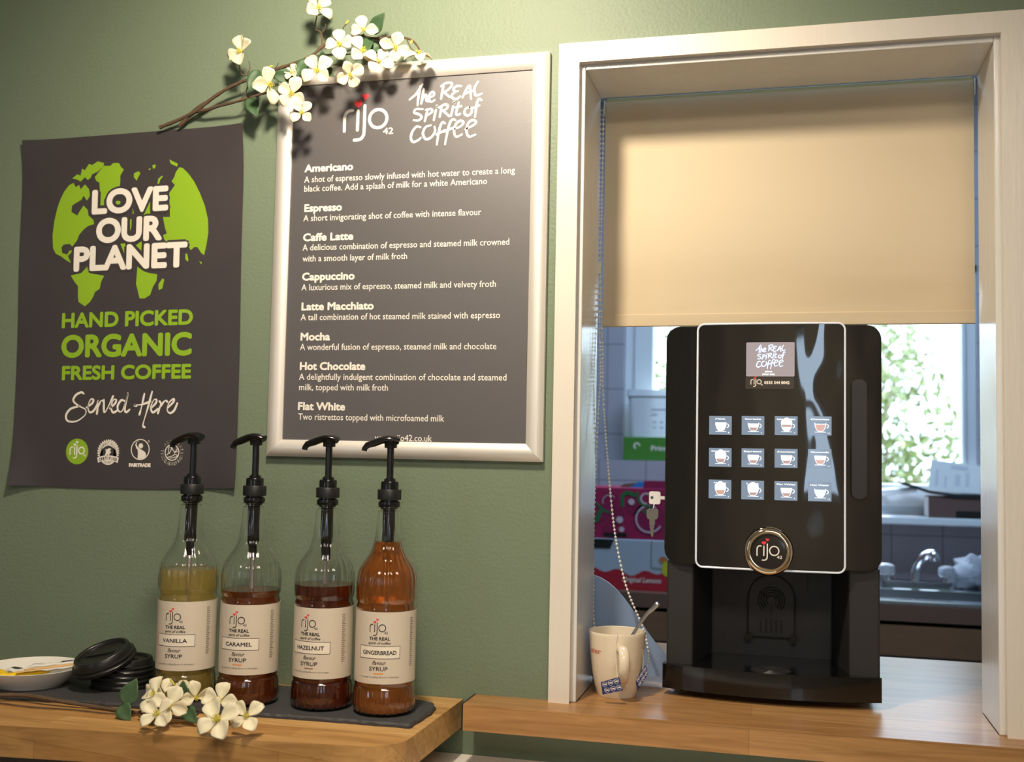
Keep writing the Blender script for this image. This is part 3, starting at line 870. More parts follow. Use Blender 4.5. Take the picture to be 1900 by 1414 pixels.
# ------------------------------------------------------------------ flowering branches
def petal_geo(L, W, cup, curl, n=7, m=5):
    vs, fs = [], []
    for i in range(n + 1):
        u = i / n
        w = W * (sin(pi * min(1, u * .93 + .04)) ** .75) * (.35 + .75 * u ** .7) / 1.0
        if i == n:
            w = W * .22
        for j in range(-m // 2 + 1, m // 2 + 1):
            v = j / (m // 2)
            x = L * u * (1 - .07 * abs(v) * u) if i < n else L * (.97 - .02 * (1 - abs(v)))
            z = cup * L * (u ** 1.5) * .55 - curl * L * max(0, u - .65) ** 2 * 3 + abs(v) ** 1.7 * w * .32 + .012 * L * cos(v * 9) * u
            vs.append(Vector((x, v * w * .5, z)))
    k = m if m % 2 else m + 1
    k = 2 * (m // 2) + 1 if False else len(range(-m // 2 + 1, m // 2 + 1))
    for i in range(n):
        for j in range(k - 1):
            fs.append((i * k + j, i * k + j + 1, (i + 1) * k + j + 1, (i + 1) * k + j))
    return vs, fs

def flower(parent, c, nrm, size, rot=0, cup=.35, which=(0, 1, 2, 3), curl=.3, seed=0):
    rnd = random.Random(seed)
    c = Vector(c)
    z = Vector(nrm).normalized()
    x = Vector((1, 0, 0)) - z * z.x
    x.normalize()
    y = z.cross(x)
    b = MB()
    for k in which:
        a = radians(rot + 90 * k + rnd.uniform(-10, 10))
        L, W = size * rnd.uniform(.9, 1.08), size * rnd.uniform(.88, 1.06)
        vs, fs = petal_geo(L, W, cup * rnd.uniform(.7, 1.3), curl * rnd.uniform(.5, 1.6))
        tw = rnd.uniform(-.25, .25)
        o = []
        for p in vs:
            q = Vector((p.x + size * .06, p.y, p.z + p.y * tw))
            o.append(c + x * (q.x * cos(a) - q.y * sin(a)) + y * (q.x * sin(a) + q.y * cos(a)) + z * q.z)
        b.add(o, fs, 0, True)
    f = b.build('flower', M['petal'], parent)
    md = f.modifiers.new('thickness', 'SOLIDIFY'); md.thickness = .0005
    b = MB()
    b.ball(c + z * size * .05, size * .12, 6)
    for k in range(16):
        a = 2.4 * k
        rr = size * .2 * sqrt((k + 1) / 16)
        e = c + (x * cos(a) + y * sin(a)) * rr + z * size * rnd.uniform(.2, .3)
        b.tube([c + z * size * .04, e], size * .014, 4)
        b.ball(e, size * .032, 4)
    b.build('flower_centre', M['stamen'], f)
    return f

def leaf(parent, base, tip, width, nrm, fold=.25, bend=.1):
    base, tip = Vector(base), Vector(tip)
    d = tip - base
    L = d.length
    z = Vector(nrm).normalized()
    xx = d.normalized()
    yy = z.cross(xx).normalized()
    z = xx.cross(yy)
    vs, fs = [], []
    n, m = 10, 3
    for i in range(n + 1):
        u = i / n
        w = width * max(.03, sin(pi * u ** .8) ** .85 * (1 - .25 * u))
        for j in range(-m, m + 1):
            v = j / m
            vs.append(base + xx * L * u + yy * v * w * .5 + z * (fold * abs(v) * w * .5 - bend * L * (u - .5) ** 2 + .02 * L * sin(u * 12) * abs(v)))
    k = 2 * m + 1
    fs = [(i * k + j, i * k + j + 1, (i + 1) * k + j + 1, (i + 1) * k + j) for i in range(n) for j in range(k - 1)]
    b = MB().add(vs, fs, 0, True)
    o = b.build('leaf', M['leaf'], parent)
    md = o.modifiers.new('thickness', 'SOLIDIFY'); md.thickness = .0005
    return o

def stems(parent, runs):
    b = MB()
    for pts, r0, r1 in runs:
        P = smooth(pts, 5)
        n = len(P)
        rnd = random.Random(n)
        b.tube(P, [(r0 + (r1 - r0) * i / (n - 1)) * rnd.uniform(.88, 1.14) for i in range(n)], 7)
    return b.build('stem', M['stem'], parent)

t = thing('blossom_branch', 'artificial white blossom branch draped over the top left corner of the menu frame', 'flower branch', (-.15, -.03, 1.86))
stems(t, [
 (((-.4668,-.012,1.7908),(-.4218,-.014,1.8045),(-.3936,-.018,1.815),(-.3602,-.022,1.8342),(-.3242,-.026,1.8491),(-.2772,-.03,1.8603),(-.2513,-.032,1.867),(-.2173,-.034,1.8743),(-.1875,-.034,1.8838),(-.1698,-.032,1.8987),(-.1574,-.03,1.908),(-.134,-.028,1.9116),(-.1098,-.028,1.9139),(-.0802,-.028,1.9068),(-.0511,-.028,1.9078),(-.0239,-.03,1.9012),(-.0118,-.034,1.8912),(-.001,-.04,1.8756)), .0032, .0014),
 (((-.4311,-.01,1.7923),(-.4045,-.014,1.811),(-.3749,-.02,1.8132),(-.3554,-.024,1.8161),(-.318,-.03,1.8198),(-.2973,-.032,1.8231),(-.2628,-.034,1.8294),(-.2285,-.036,1.8291)), .0032, .0016),
 (((-.429,-.01,1.7928),(-.4006,-.016,1.8166),(-.363,-.022,1.8326),(-.3298,-.026,1.8468)), .002, .0012),
 (((-.3085,-.032,1.8212),(-.298,-.034,1.8342),(-.2937,-.036,1.8581)), .0012, .0009),
 (((-.1698,-.032,1.8987),(-.1707,-.034,1.9199),(-.1793,-.036,1.9262),(-.1783,-.04,1.9336),(-.1736,-.045,1.9441)), .0012, .001), (((-.1707,-.034,1.9199),(-.1629,-.036,1.9262),(-.1614,-.04,1.9323)), .0009, .0007), (((-.1746,-.04,1.9475),(-.167,-.036,1.9511),(-.1591,-.036,1.9569)), .0009, .0009),
 (((-.1367,-.028,1.9118),(-.1358,-.03,1.9264),(-.1263,-.032,1.9352)), .001, .0008), (((-.1684,-.032,1.8981),(-.1592,-.034,1.8938)), .0008, .0005),
 (((-.2924,-.036,1.8606),(-.3008,-.036,1.8598),(-.3075,-.038,1.8648),(-.3084,-.042,1.8831),(-.3066,-.046,1.8919)), .001, .0009), (((-.2966,-.036,1.8614),(-.2909,-.038,1.8702),(-.2925,-.04,1.8813)), .0009, .0007),
 (((-.1875,-.034,1.8838),(-.1576,-.034,1.8842),(-.1332,-.034,1.8824),(-.1189,-.036,1.8819)), .0014, .0009), (((-.2596,-.032,1.8649),(-.2476,-.034,1.8699),(-.2419,-.036,1.8766)), .0008, .0006),
 (((-.148,-.036,1.8661),(-.1319,-.042,1.8641),(-.116,-.05,1.8488)), .0009, .0007), (((-.1044,-.028,1.9132),(-.0988,-.032,1.9138)), .001, .001), (((-.0292,-.03,1.9029),(-.0195,-.034,1.8855),(-.0119,-.04,1.8777)), .0009, .0006), (((-.2526,-.034,1.8534),(-.2245,-.045,1.84),(-.2051,-.058,1.8166)), .0009, .0007)])
CN = (.25, -1, -.05)
for k, (c, nr, sz, rot, cup, wh) in enumerate((
 ((-.1703,-.05,1.9541), (.9, -.8, .3), .030, 60, .3, (0, 1, 2, 3)), ((-.3008,-.05,1.8939), (-.35, -1, .1), .030, 100, .35, (0, 1, 2, 3)),
 ((-.2508,-.05,1.8362), (.95, -.7, -.1), .034, 95, .3, (0, 1, 2)), ((-.2031,-.062,1.8146), (.1, -1, -.1), .030, 55, .22, (0, 1, 2, 3)),
 ((-.1859,-.062,1.7833), (.25, -1, .1), .023, 45, .25, (0, 1, 2, 3)), ((-.1618,-.062,1.8485), (.1, -1, .1), .031, 42, .2, (0, 1, 2, 3)),
 ((-.128,-.056,1.8899), (.1, -1, .1), .030, 88, .2, (0, 1, 2, 3)), ((-.0932,-.046,1.9143), (.1, -1, -.1), .025, 95, .25, (0, 1, 3)),
 ((-.0906,-.056,1.8771), (.7, -.9, .3), .031, 150, .3, (0, 1, 2)), ((-.0398,-.046,1.8833), (.3, -1, -.3), .027, 70, .3, (0, 1, 2, 3)),
 ((-.0639,-.056,1.8576), (.5, -1, .4), .028, 70, .4, (0, 1, 2, 3)), ((-.0009,-.05,1.867), (.15, -.5, .9), .026, 20, -.5, (0, 1, 2, 3)),
 ((-.108,-.062,1.8391), (.7, -.9, -.5), .026, 110, .35, (0, 1, 2, 3)), ((-.2132,-.044,1.8555), (-.2, -1, .2), .016, 60, .5, (0, 1, 2, 3)))):
    flower(t, c, nr, sz * .86, rot, cup, wh, seed=20 + k)
for a, c, w, nr in (
 ((-.2758,-.036,1.8673), (-.2873,-.046,1.8288), .027, (.2, -1, .1)), ((-.2122,-.04,1.8481), (-.2473,-.05,1.8527), .027, (0, -1, -.1)), ((-.1913,-.036,1.8789), (-.2032,-.05,1.8466), .026, (.1, -1, .2)),
 ((-.2931,-.032,1.8249), (-.2728,-.044,1.7886), .027, (.2, -1, .1)), ((-.0863,-.03,1.9136), (-.0601,-.045,1.9404), .027, (.1, -1, 0)), ((-.096,-.032,1.9098), (-.0843,-.052,1.8741), .025, (.4, -1, .2)),
 ((-.1621,-.04,1.858), (-.1397,-.05,1.8428), .022, (.1, -1, .3)), ((-.175,-.034,1.879), (-.1547,-.046,1.8783), .02, (.1, -1, .3)), ((-.0738,-.03,1.8948), (-.0904,-.034,1.8831), .02, (.1, -1, .1))):
    leaf(t, a, c, w, nr)
for c, d in (((-.1297,-.032,1.9329), (-.1242,-.034,1.9373)), ((-.0194,-.036,1.891), (-.0165,-.036,1.8971)), ((-.2588,-.034,1.8715), (-.2509,-.036,1.872))):
    MB().tube([c, Vector(c).lerp(Vector(d), .5), d], [.0012, .0022, .0004], 6).build('bud', M['stamen'], t)

t = thing('blossom_spray', 'artificial white blossom branch lying on the butcher-block worktop in front of the bottles', 'flower branch', (-.3, -.26, .893))
stems(t, [
 (((-.551,-.244,.9022),(-.5108,-.2297,.9022),(-.4699,-.2351,.902),(-.4375,-.2364,.9),(-.3979,-.235,.8972),(-.3606,-.2378,.896),(-.3127,-.2473,.897),(-.2705,-.253,.898),(-.2234,-.2573,.898),(-.1842,-.2568,.8975),(-.1696,-.2518,.8975)), .0032, .0018),
 (((-.5455,-.25,.8948),(-.476,-.2578,.8948),(-.4086,-.2527,.8948),(-.3599,-.2556,.8948),(-.3322,-.2522,.8952)), .0010, .0010),
 (((-.3127,-.2473,.897),(-.2747,-.262,.9169),(-.2576,-.262,.9338),(-.248,-.262,.9443),(-.2528,-.262,.9518)), .0016, .0014),
 (((-.2234,-.2573,.898),(-.2055,-.255,.9128),(-.189,-.25,.9208)), .0012, .001), (((-.2376,-.252,.898),(-.2364,-.255,.9124)), .001, .0008), (((-.3244,-.2469,.897),(-.3219,-.26,.907)), .001, .0008),
 (((-.2876,-.2474,.897),(-.2646,-.2861,.895)), .0008, .0011), (((-.2093,-.2549,.897),(-.1943,-.2783,.895)), .0008, .0011)])
for k, (c, nr, sz, rot, cup, wh) in enumerate((
 ((-.2385,-.315,.916), (-.1, -1, .7), .023, 50, .28, (0, 1, 2, 3)), ((-.2405,-.285,.9202), (.35, -1, .5), .026, 75, .25, (0, 1, 2, 3)),
 ((-.2752,-.262,.9267), (-.6, -.8, .6), .027, 80, .35, (0, 1, 2, 3)), ((-.2645,-.252,.9234), (.1, -.8, .6), .026, 20, .4, (0, 1, 2, 3)), ((-.2233,-.25,.9241), (.9, -.6, .3), .022, 30, .4, (0, 1, 2)),
 ((-.1857,-.252,.9224), (-.1, -1, .7), .027, 80, .3, (0, 1, 2, 3)), ((-.1483,-.322,.9172), (0, -1, .85), .030, 38, .2, (0, 1, 2, 3)), ((-.1199,-.3,.9191), (.1, -1, .7), .023, 52, .22, (0, 1, 2, 3)),
 ((-.2501,-.25,.925), (.3, -1, .5), .02, 60, .5, (0, 1, 2, 3)))):
    flower(t, c, nr, sz, rot, cup, wh, seed=60 + k)
for a, c, w, nr in (
 ((-.3218,-.262,.9094), (-.311,-.255,.9448), .031, (.1, -1, .1)), ((-.3291,-.262,.9093), (-.3051,-.275,.8937), .026, (.1, -1, .5)), ((-.2361,-.255,.914), (-.2424,-.252,.9462), .028, (-.1, -1, .1)), ((-.2318,-.262,.9128), (-.2036,-.278,.8995), .022, (0, -1, .6))):
    leaf(t, a, c, w, nr)
MB().tube([(-.248,-.262,.9423), (-.2538,-.262,.9488), (-.2518,-.262,.9528)], [.0022, .002, .0006], 6).build('bud', M['stamen'], t)

# ------------------------------------------------------------------ syrup bottles
GP = [(0, .002), (.034, .0), (.0395, .0015), (.0418, .005), (.0425, .012), (.0425, .034), (.0412, .037), (.0405, .0385), (.0412, .040), (.0416, .043), (.0417, .1435), (.0416, .147), (.0402, .150), (.0402, .1525), (.0422, .156), (.0424, .160), (.0424, .176), (.0420, .184), (.0411, .1905), (.039, .197), (.0352, .204), (.0306, .2105), (.0262, .217), (.0226, .224), (.0205, .231), (.0192, .239), (.0181, .249), (.0168, .262), (.0161, .272), (.0158, .2745), (.0162, .2755), (.0158, .2775), (.0122, .279), (.0121, .2815), (.0168, .2822), (.0168, .2838), (.0128, .2842), (.0128, .296)]
def flute(z, a):
    if .006 < z < .033:
        return 1 + .034 * (cos(24 * a)) * sin(pi * (z - .006) / .027) ** .5
    if .156 < z < .262:
        k = min(1, (z - .156) / .02) * min(1, (.262 - z) / .03)
        return 1 + .045 * (abs(cos(12 * a)) - .6) * k
    return 1
BOTTLES = (
 ('vanilla', 'VANILLA', (-.2988,-.1508), .186, srgb(246, 214, 120), -24, None, 'pale yellow'),
 ('caramel', 'CARAMEL', (-.2009,-.1452), .160, srgb(176, 84, 36), -22, srgb(232, 140, 60), 'reddish brown'),
 ('hazelnut', 'HAZELNUT', (-.0909,-.1347), .1715, srgb(146, 58, 30), -27, srgb(150, 110, 80), 'dark brown'),
 ('gingerbread', 'GINGERBREAD', (.0037,-.1358), .235, srgb(226, 128, 38), -12, srgb(232, 150, 60), 'amber'))
BLAB = {
 'vanilla': 'vanilla syrup bottle with pale yellow liquid and black pump, left end of the row',
 'caramel': 'caramel syrup bottle with reddish brown liquid and black pump, second from the left',
 'hazelnut': 'hazelnut syrup bottle with dark brown liquid and black pump, third from the left',
 'gingerbread': 'gingerbread syrup bottle filled to the neck with amber liquid, right end of the row'}
BZ0 = .8992
for kind, word, (bx, by), fill, lc, tilt, bar, _ in BOTTLES:
    t = thing('syrup_bottle', BLAB[kind], 'bottle', (bx, by, BZ0), 'flavoured syrup bottles on the slate')
    mt = Matrix.Translation((bx, by, BZ0))
    b = MB()
    b.lathe(GP, 156, M4=mt, rf=flute, caps=False)
    inn = [(max(0, r - (.0009 if r > .02 else .0008)), z + (.0012 if z < .004 else 0)) for r, z in GP]
    b.lathe(list(reversed(inn)), 156, M4=mt, rf=flute, caps=False)
    n = 156
    L = len(GP)
    b.add([], [])
    top = (L - 1) * n
    for k in range(n):   # close the mouth
        b.f.append([top + k, top + (k + 1) % n, L * n + (k + 1) % n, L * n + k]); b.m.append(0); b.sm.append(False)
    b.build('bottle_body', M['clear'], t)
    lp = [(max(0, r - .0012), max(z, .0036)) for r, z in GP if z < fill]
    ri = [r for r, z in GP if z <= fill][-1]
    nxt = [(r, z) for r, z in GP if z > fill][0]
    prv = [(r, z) for r, z in GP if z <= fill][-1]
    rl = prv[0] + (nxt[0] - prv[0]) * (fill - prv[1]) / (nxt[1] - prv[1]) - .0012
    lp += [(rl, fill), (0, fill)]
    m, nt, bs = new_mat('syrup_' + kind)
    bs.inputs['Base Color'].default_value = c4(lc)
    bs.inputs['Roughness'].default_value = .02
    bs.inputs['IOR'].default_value = 1.40
    bs.inputs['Transmission Weight'].default_value = .74
    MB().lathe(lp, 104, M4=mt, rf=flute, caps=False).build('syrup', m, t)
    # wrap-round paper label, print following the curve
    fc = math.atan2(CAM.y - by, CAM.x - bx)
    b = MB()
    z0, z1 = .0450, .1420
    vs = []
    k0, k1 = radians(-128), radians(128)
    nn = 64
    for rr in (.0423, .0420):
        for zz in (z0, z1):
            for k in range(nn + 1):
                a = fc + k0 + (k1 - k0) * k / nn
                vs.append((bx + rr * cos(a), by + rr * sin(a), BZ0 + zz))
    q = nn + 1
    fs = [(k, k + 1, q + k + 1, q + k) for k in range(nn)] + [(2 * q + k + 1, 2 * q + k, 3 * q + k, 3 * q + k + 1) for k in range(nn)]
    b.add(vs, fs, 0, True)
    b.add(vs, [(k + 1, k, 2 * q + k, 2 * q + k + 1) for k in range(nn)] + [(q + k, q + k + 1, 3 * q + k + 1, 3 * q + k) for k in range(nn)])
    lab = b.build('label', M['label'], t)
    a0 = fc + radians(tilt)
    def LT(off, a0=a0, bx=bx, by=by):
        def T(s, v):
            a = a0 + s / .0424
            rr = .0424 + off
            return Vector((bx + rr * cos(a), by + rr * sin(a), BZ0 + z0 + v))
        return T
    A = LT(.0001)
    b = MB()
    U = .104 / 1000
    V = .097 / 1000   # label height is 1000 units
    put_logo(b, -138 * U, 725 * V, 102 * U, A, 0, 1, 2, stroke=.11)
    put_text(b, 'THE REAL', -140 * U, 608 * V, 285 * U, 47 * V, A, .0002)
    put_text(b, 'spirit of coffee', -150 * U, 553 * V, 300 * U, 36 * V, A, .00005, 0, .3, 2)
    hb, zt, zb = 280 * U, 520 * V, 358 * V
    steps = 16
    for e, mi, off in ((7 * U, 0, .0001), (0, 3, .00016)):
        TT = LT(off)
        row = []
        for k in range(steps + 1):
            s_ = -hb - e + 2 * (hb + e) * k / steps
            row += [TT(s_, zb - e), TT(s_, zt + e)]
        b.add(row, [(2 * k, 2 * k + 2, 2 * k + 3, 2 * k + 1) for k in range(steps)], mi)
    TT = LT(.0002)
    ww = {'VANILLA': 360, 'CARAMEL': 385, 'HAZELNUT': 410, 'GINGERBREAD': 470}[word] * U
    put_text(b, word, -ww / 2, 407 * V, ww, 58 * V, TT, .0002)
    put_text(b, 'flavour', -90 * U, 270 * V, 180 * U, 56 * V, A, .00006, 0, .3, 2)
    put_text(b, 'SYRUP', -128 * U, 185 * V, 250 * U, 56 * V, A, .00012)
    if bar:
        for k in range(8):
            area2d(b, [((-64 + 16 * k) * U, 138 * V), ((-48 + 16 * k) * U, 138 * V), ((-48 + 16 * k) * U, 154 * V), ((-64 + 16 * k) * U, 154 * V)], A, 4)
    put_text(b, 'one pump for adding flavour to beverages', -270 * U, 86 * V, 545 * U, 24 * V, A, 0, 0, .25, 1)
    for k in range(26):   # small print running up the side of the label
        area2d(b, [(.047, .022 + .0026 * k), (.047 + (.004 + .002 * ((k * 7) % 3)), .022 + .0026 * k), (.047 + .0052, .0232 + .0026 * k), (.047, .0232 + .0026 * k)], A, 2)
    b.build('print', [M['dark_ink'], M['red_ink'], M['grey_ink'], M['white_box'], pm('flavour_bar_' + kind, bar or srgb(200, 190, 170), .5)], lab)
    # pump: collar, body, plunger, spout; dip tube inside
    p = MB().lathe([(.0105, .280), (.0152, .2845), (.0156, .287), (.0152, .2905), (.0128, .2915), (.0128, .2935), (.0112, .2935), (.0112, .2815)], 40, M4=mt, caps=False).build('pump_seat', M['black_plastic'], t)
    MB().lathe([(.0112, .2935), (.0163, .2936), (.0165, .2945), (.0165, .3072), (.0160, .3080), (.0122, .3082)], 72, M4=mt, rf=lambda z, a: 1 + (.012 * cos(36 * a) if .2944 < z < .3075 else 0)).build('pump_collar', M['ribbed'], t)
    MB().lathe([(.0126, .3080), (.0126, .3165), (.0119, .3190), (.0086, .3196), (.0082, .3225), (.0062, .3228), (.0062, .3240)], 40, M4=mt).build('pump_body', M['black_plastic'], t)
    MB().lathe([(.0048, .322), (.0050, .366), (.0088, .3665), (.0092, .3735), (.0095, .374), (.0095, .3755)], 28, M4=mt).build('pump_stem', M['black_plastic'], t)
    MB().lathe([(.0088, .2805), (.0084, .228), (.0064, .222), (.0064, .206), (.0040, .204)], 24, M4=mt).build('pump_cylinder', M['black_plastic'], t)
    MB().lathe([(.0030, .205), (.0030, .012)], 16, M4=mt, caps=True).build('dip_tube', pm('dip_tube_plastic', srgb(150, 146, 140) if kind != 'gingerbread' else srgb(150, 110, 70), .3), t)
    # spout: a flattened arm drooping to the left
    sa = {'vanilla': 176, 'caramel': 180, 'hazelnut': 184, 'gingerbread': 200}[kind]
    dx, dy = cos(radians(sa)), sin(radians(sa))
    b = MB()
    path = [(-.0125, .3790), (-.006, .3812), (.004, .3818), (.014, .3796), (.024, .3756), (.033, .3715), (.0365, .3672), (.0372, .3635)]
    rad = [.0085, .0112, .0116, .0092, .0072, .0060, .0052, .0046]
    vs = []
    nn = 14
    for i, ((d, z), r_) in enumerate(zip(path, rad)):
        a_ = path[max(i - 1, 0)]; c_ = path[min(i + 1, len(path) - 1)]
        tv = Vector((c_[0] - a_[0], c_[1] - a_[1])).normalized()
        for k in range(nn):
            an = 2 * pi * k / nn
            side, hgt = r_ * cos(an), (.0046 if i < 6 else .0040) * sin(an)
            hgt = hgt if hgt > 0 or i > 4 else hgt * 1.35
            d2, z2 = d - tv.y * hgt, z + tv.x * hgt
            vs.append((bx + dx * d2 - dy * side, by + dy * d2 + dx * side, BZ0 + z2 - .002))
    m_ = len(path)
    fs = [(i * nn + k, i * nn + (k + 1) % nn, (i + 1) * nn + (k + 1) % nn, (i + 1) * nn + k) for i in range(m_ - 1) for k in range(nn)]
    fs += [tuple(reversed(range(nn))), tuple((m_ - 1) * nn + k for k in range(nn))]
    b.add(vs, fs, 0, True)
    b.build('pump_spout', M['black_plastic'], t)

# ------------------------------------------------------------------ plate of sachets
pc = Vector((-.558, -.150, .8992))
b = MB().lathe([(0, .003), (.044, .003), (.044, 0), (.048, 0), (.050, .003), (.064, .013), (.0735, .025), (.0745, .0268), (.0735, .0272), (.062, .0175), (.047, .0075), (0, .0065)], 72, c=pc, caps=False)
tag(b.build('saucer', M['porcelain'], loc=pc), 'white saucer of sachets and stirrers at the left end of the slate', 'plate')
def sachet(name, label, a, c, w, th, mats, marks=(), group=None, cat='sachet'):
    a, c = Vector(a), Vector(c)
    d = c - a
    L = d.length
    xx = d.normalized(); yy = Vector((0, 0, 1)).cross(xx).normalized(); zz = xx.cross(yy)
    b = MB()
    n, m = 12, 4
    vs, fs = [], []
    for s_ in (1, -1):
        for i in range(n + 1):
            u = i / n
            e = min(1, min(u, 1 - u) / .12)
            for j in range(-m, m + 1):
                v = j / m
                vs.append(a + xx * (L * u) + yy * (w / 2 * v) + zz * (s_ * th / 2 * (e ** .5) * (1 - abs(v) ** 2.5) + .0001 * s_ + .0006 * sin(u * 17 + 2 * v)))
    k = 2 * m + 1
    q = (n + 1) * k
    for i in range(n):
        for j in range(k - 1):
            f = (i * k + j, i * k + j + 1, (i + 1) * k + j + 1, (i + 1) * k + j)
            fs += [f, tuple(q + x for x in reversed(f))]
    b.add(vs, fs, 0, True)
    for u0, u1, v0, v1, mi in marks:
        P = lambda u, v: a + xx * (L * u) + yy * (w / 2 * v) + zz * (th / 2 * (1 - abs(v) ** 2.5) + .0012)
        b.add([P(u0, v0), P(u1, v0), P(u1, v1), P(u0, v1)], [(0, 1, 2, 3)], mi)
    return tag(b.build(name, mats, loc=a), label, cat, group)
paper = pm('sachet_paper', srgb(232, 230, 224), .5, var=.03)
yell = pm('yellow_sachet', srgb(240, 200, 40), .45, var=.06)
grn = pm('green_print', srgb(40, 150, 100), .5)
g_ = 'sachets on the saucer'
E_ = lambda x, y, z: Vector((pc.x + x, pc.y + y, pc.z + z))
sachet('sugar_sachet', 'yellow sachet lying at the near left edge of the saucer', E_(-.062, -.012, .021), E_(.004, -.044, .0175), .016, .006, [yell, M['dark_ink']], (), g_)
sachet('sugar_sachet', 'yellow sachet lying crossways nearest the middle of the saucer', E_(-.030, -.046, .0185), E_(.040, -.012, .0225), .015, .006, [yell, M['dark_ink']], (), g_)
sachet('sugar_sachet', 'white sachet with a dark oval mark behind the yellow sachets', E_(-.050, .012, .017), E_(.012, -.006, .017), .018, .006, [paper, M['dark_ink']], ((.15, .45, -.4, .4, 1),), g_)
sachet('sugar_sachet', 'white sachet with dark tips at the back of the saucer', E_(-.030, .030, .018), E_(.040, .050, .026), .016, .005, [paper, M['dark_ink']], ((.7, .95, -.4, .4, 1), (.1, .3, -.2, .5, 1)), g_)
sachet('sugar_sachet', 'white sachet printed in green letters near the cup lids', E_(.004, -.018, .0215), E_(.066, .018, .0285), .018, .006, [paper, grn], ((.08, .16, -.5, .5, 1), (.2, .28, -.5, .5, 1), (.32, .4, -.5, .5, 1), (.44, .52, -.5, .5, 1), (.6, .68, -.5, .5, 1)), g_)
birch = pm('birch_stirrer', srgb(222, 186, 134), .6, var=.1, scale=20, stretch=(1, 8, 8))
for k, (a, c, lab) in enumerate(((E_(.004, -.040, .0245), E_(.074, -.004, .0335), 'flat wooden stirrer nearest the front of the saucer'), (E_(.012, -.033, .0275), E_(.078, .004, .0350), 'flat wooden stirrer lying behind the other stirrer on the saucer'))):
    d = (c - a).normalized(); s_ = Vector((0, 0, 1)).cross(d).normalized(); up = d.cross(s_)
    L = (c - a).length
    q = rrect(0, -.003, L, .003, .0029)
    vs = [a + d * x + s_ * y + up * h for h in (0, .0012) for x, y in q]
    n = len(q)
    b = MB().add(vs, [(i, (i + 1) % n, (i + 1) % n + n, i + n) for i in range(n)] + [tuple(reversed(range(n))), tuple(range(n, 2 * n))])
    tag(b.build('stirrer', birch, loc=a), lab, 'stirrer', 'wooden stirrers on the saucer')

# ------------------------------------------------------------------ cup lids
LP = [(.0462, 0), (.0468, .0015), (.0468, .0042), (.0455, .0055), (.0452, .0075), (.0460, .0085), (.0460, .0100), (.0438, .0112), (.0424, .0118), (.0405, .0198), (.0395, .0208), (.0368, .0208), (.0356, .0200), (.0345, .0168), (0, .0162)]
LI = [(0, .0150), (.0340, .0156), (.0352, .0190), (.0390, .0196), (.0414, .0110), (.0448, .0095), (.0446, .0060), (.0456, .0040), (.0456, .0004), (.0462, 0)]
def lid(M4, label, parent_slot=True):
    b = MB().lathe(LP + LI, 64, M4=M4, caps=False)
    loc = M4.translation.copy()
    o = b.build('cup_lid', M['lid'], loc=loc)
    tag(o, label, 'cup lid', 'black cup lids beside the saucer')
    b = MB()
    for q in range(2):
        w = .0012
    P = lambda x, y, z: M4 @ Vector((x, y, z))
    vs = [P(x, y, .0164 + z) for z in (0, .0018) for x, y in rrect(-.027, -.004, .020, .004, .0038)]
    n = len(vs) // 2
    b.add(vs, [(i, (i + 1) % n, (i + 1) % n + n, i + n) for i in range(n)] + [tuple(range(n, 2 * n))])
    r = b.build('sip_tab', M['lid'], o)
    return o
rnd = random.Random(5)
lx, ly = -.426, -.113
NL = 4
ordn = ['bottom black cup lid of the stack behind the blossom', 'black cup lid second from the bottom of the stack', 'black cup lid second from the top of the level stack', 'top black cup lid of the level stack, half hidden by the tilted one']
for k in range(NL):
    lid(Matrix.Translation((lx + rnd.uniform(-.0015, .0015), ly + rnd.uniform(-.0015, .0015), .8992 + .0072 * k)) @ Matrix.Rotation(rnd.uniform(0, 6), 4, 'Z'), ordn[k])
tc = Matrix.Translation((-.4385, -.140, .9355)) @ Matrix.Rotation(radians(-11), 4, 'Y') @ Matrix.Rotation(radians(20), 4, 'X') @ Matrix.Rotation(radians(4), 4, 'Z')
lid(tc, 'tilted black cup lid leaning on top of the stack of lids, next to the saucer')

# ------------------------------------------------------------------ roller blind
BY = .1465
bz1, bz0 = 1.8395, 1.4682
bxl, bxr = .2566, .8197
t = thing('roller_blind', 'cream roller blind half lowered in the serving hatch above the coffee machine', 'blind', ((bxl + bxr) / 2, BY, bz1))
m, nt, bs = new_mat('blind_cloth')
tcn = N(nt, 'ShaderNodeTexCoord'); mp = N(nt, 'ShaderNodeMapping', Scale=(1.2, 1, 9))
nt.links.new(tcn.outputs['Object'], mp.inputs['Vector'])
nz = N(nt, 'ShaderNodeTexNoise', Scale=2.4, Detail=5); nt.links.new(mp.outputs[0], nz.inputs['Vector'])
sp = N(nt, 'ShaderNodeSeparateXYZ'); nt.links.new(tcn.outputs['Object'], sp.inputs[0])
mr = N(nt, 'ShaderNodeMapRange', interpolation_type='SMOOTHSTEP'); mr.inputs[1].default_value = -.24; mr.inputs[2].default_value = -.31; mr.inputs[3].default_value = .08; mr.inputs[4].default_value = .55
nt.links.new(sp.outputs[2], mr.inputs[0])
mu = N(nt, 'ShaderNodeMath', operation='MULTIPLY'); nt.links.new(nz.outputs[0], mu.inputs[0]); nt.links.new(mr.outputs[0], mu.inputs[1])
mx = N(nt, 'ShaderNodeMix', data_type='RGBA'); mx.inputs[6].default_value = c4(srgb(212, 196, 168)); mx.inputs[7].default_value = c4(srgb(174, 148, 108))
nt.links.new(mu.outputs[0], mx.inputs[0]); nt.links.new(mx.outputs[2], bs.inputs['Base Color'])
bs.inputs['Roughness'].default_value = .8
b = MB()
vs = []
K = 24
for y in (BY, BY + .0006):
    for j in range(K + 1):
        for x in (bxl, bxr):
            vs.append((x, y + .0012 * sin(j * .5), bz0 + .020 + (bz1 - bz0 - .020) * j / K))
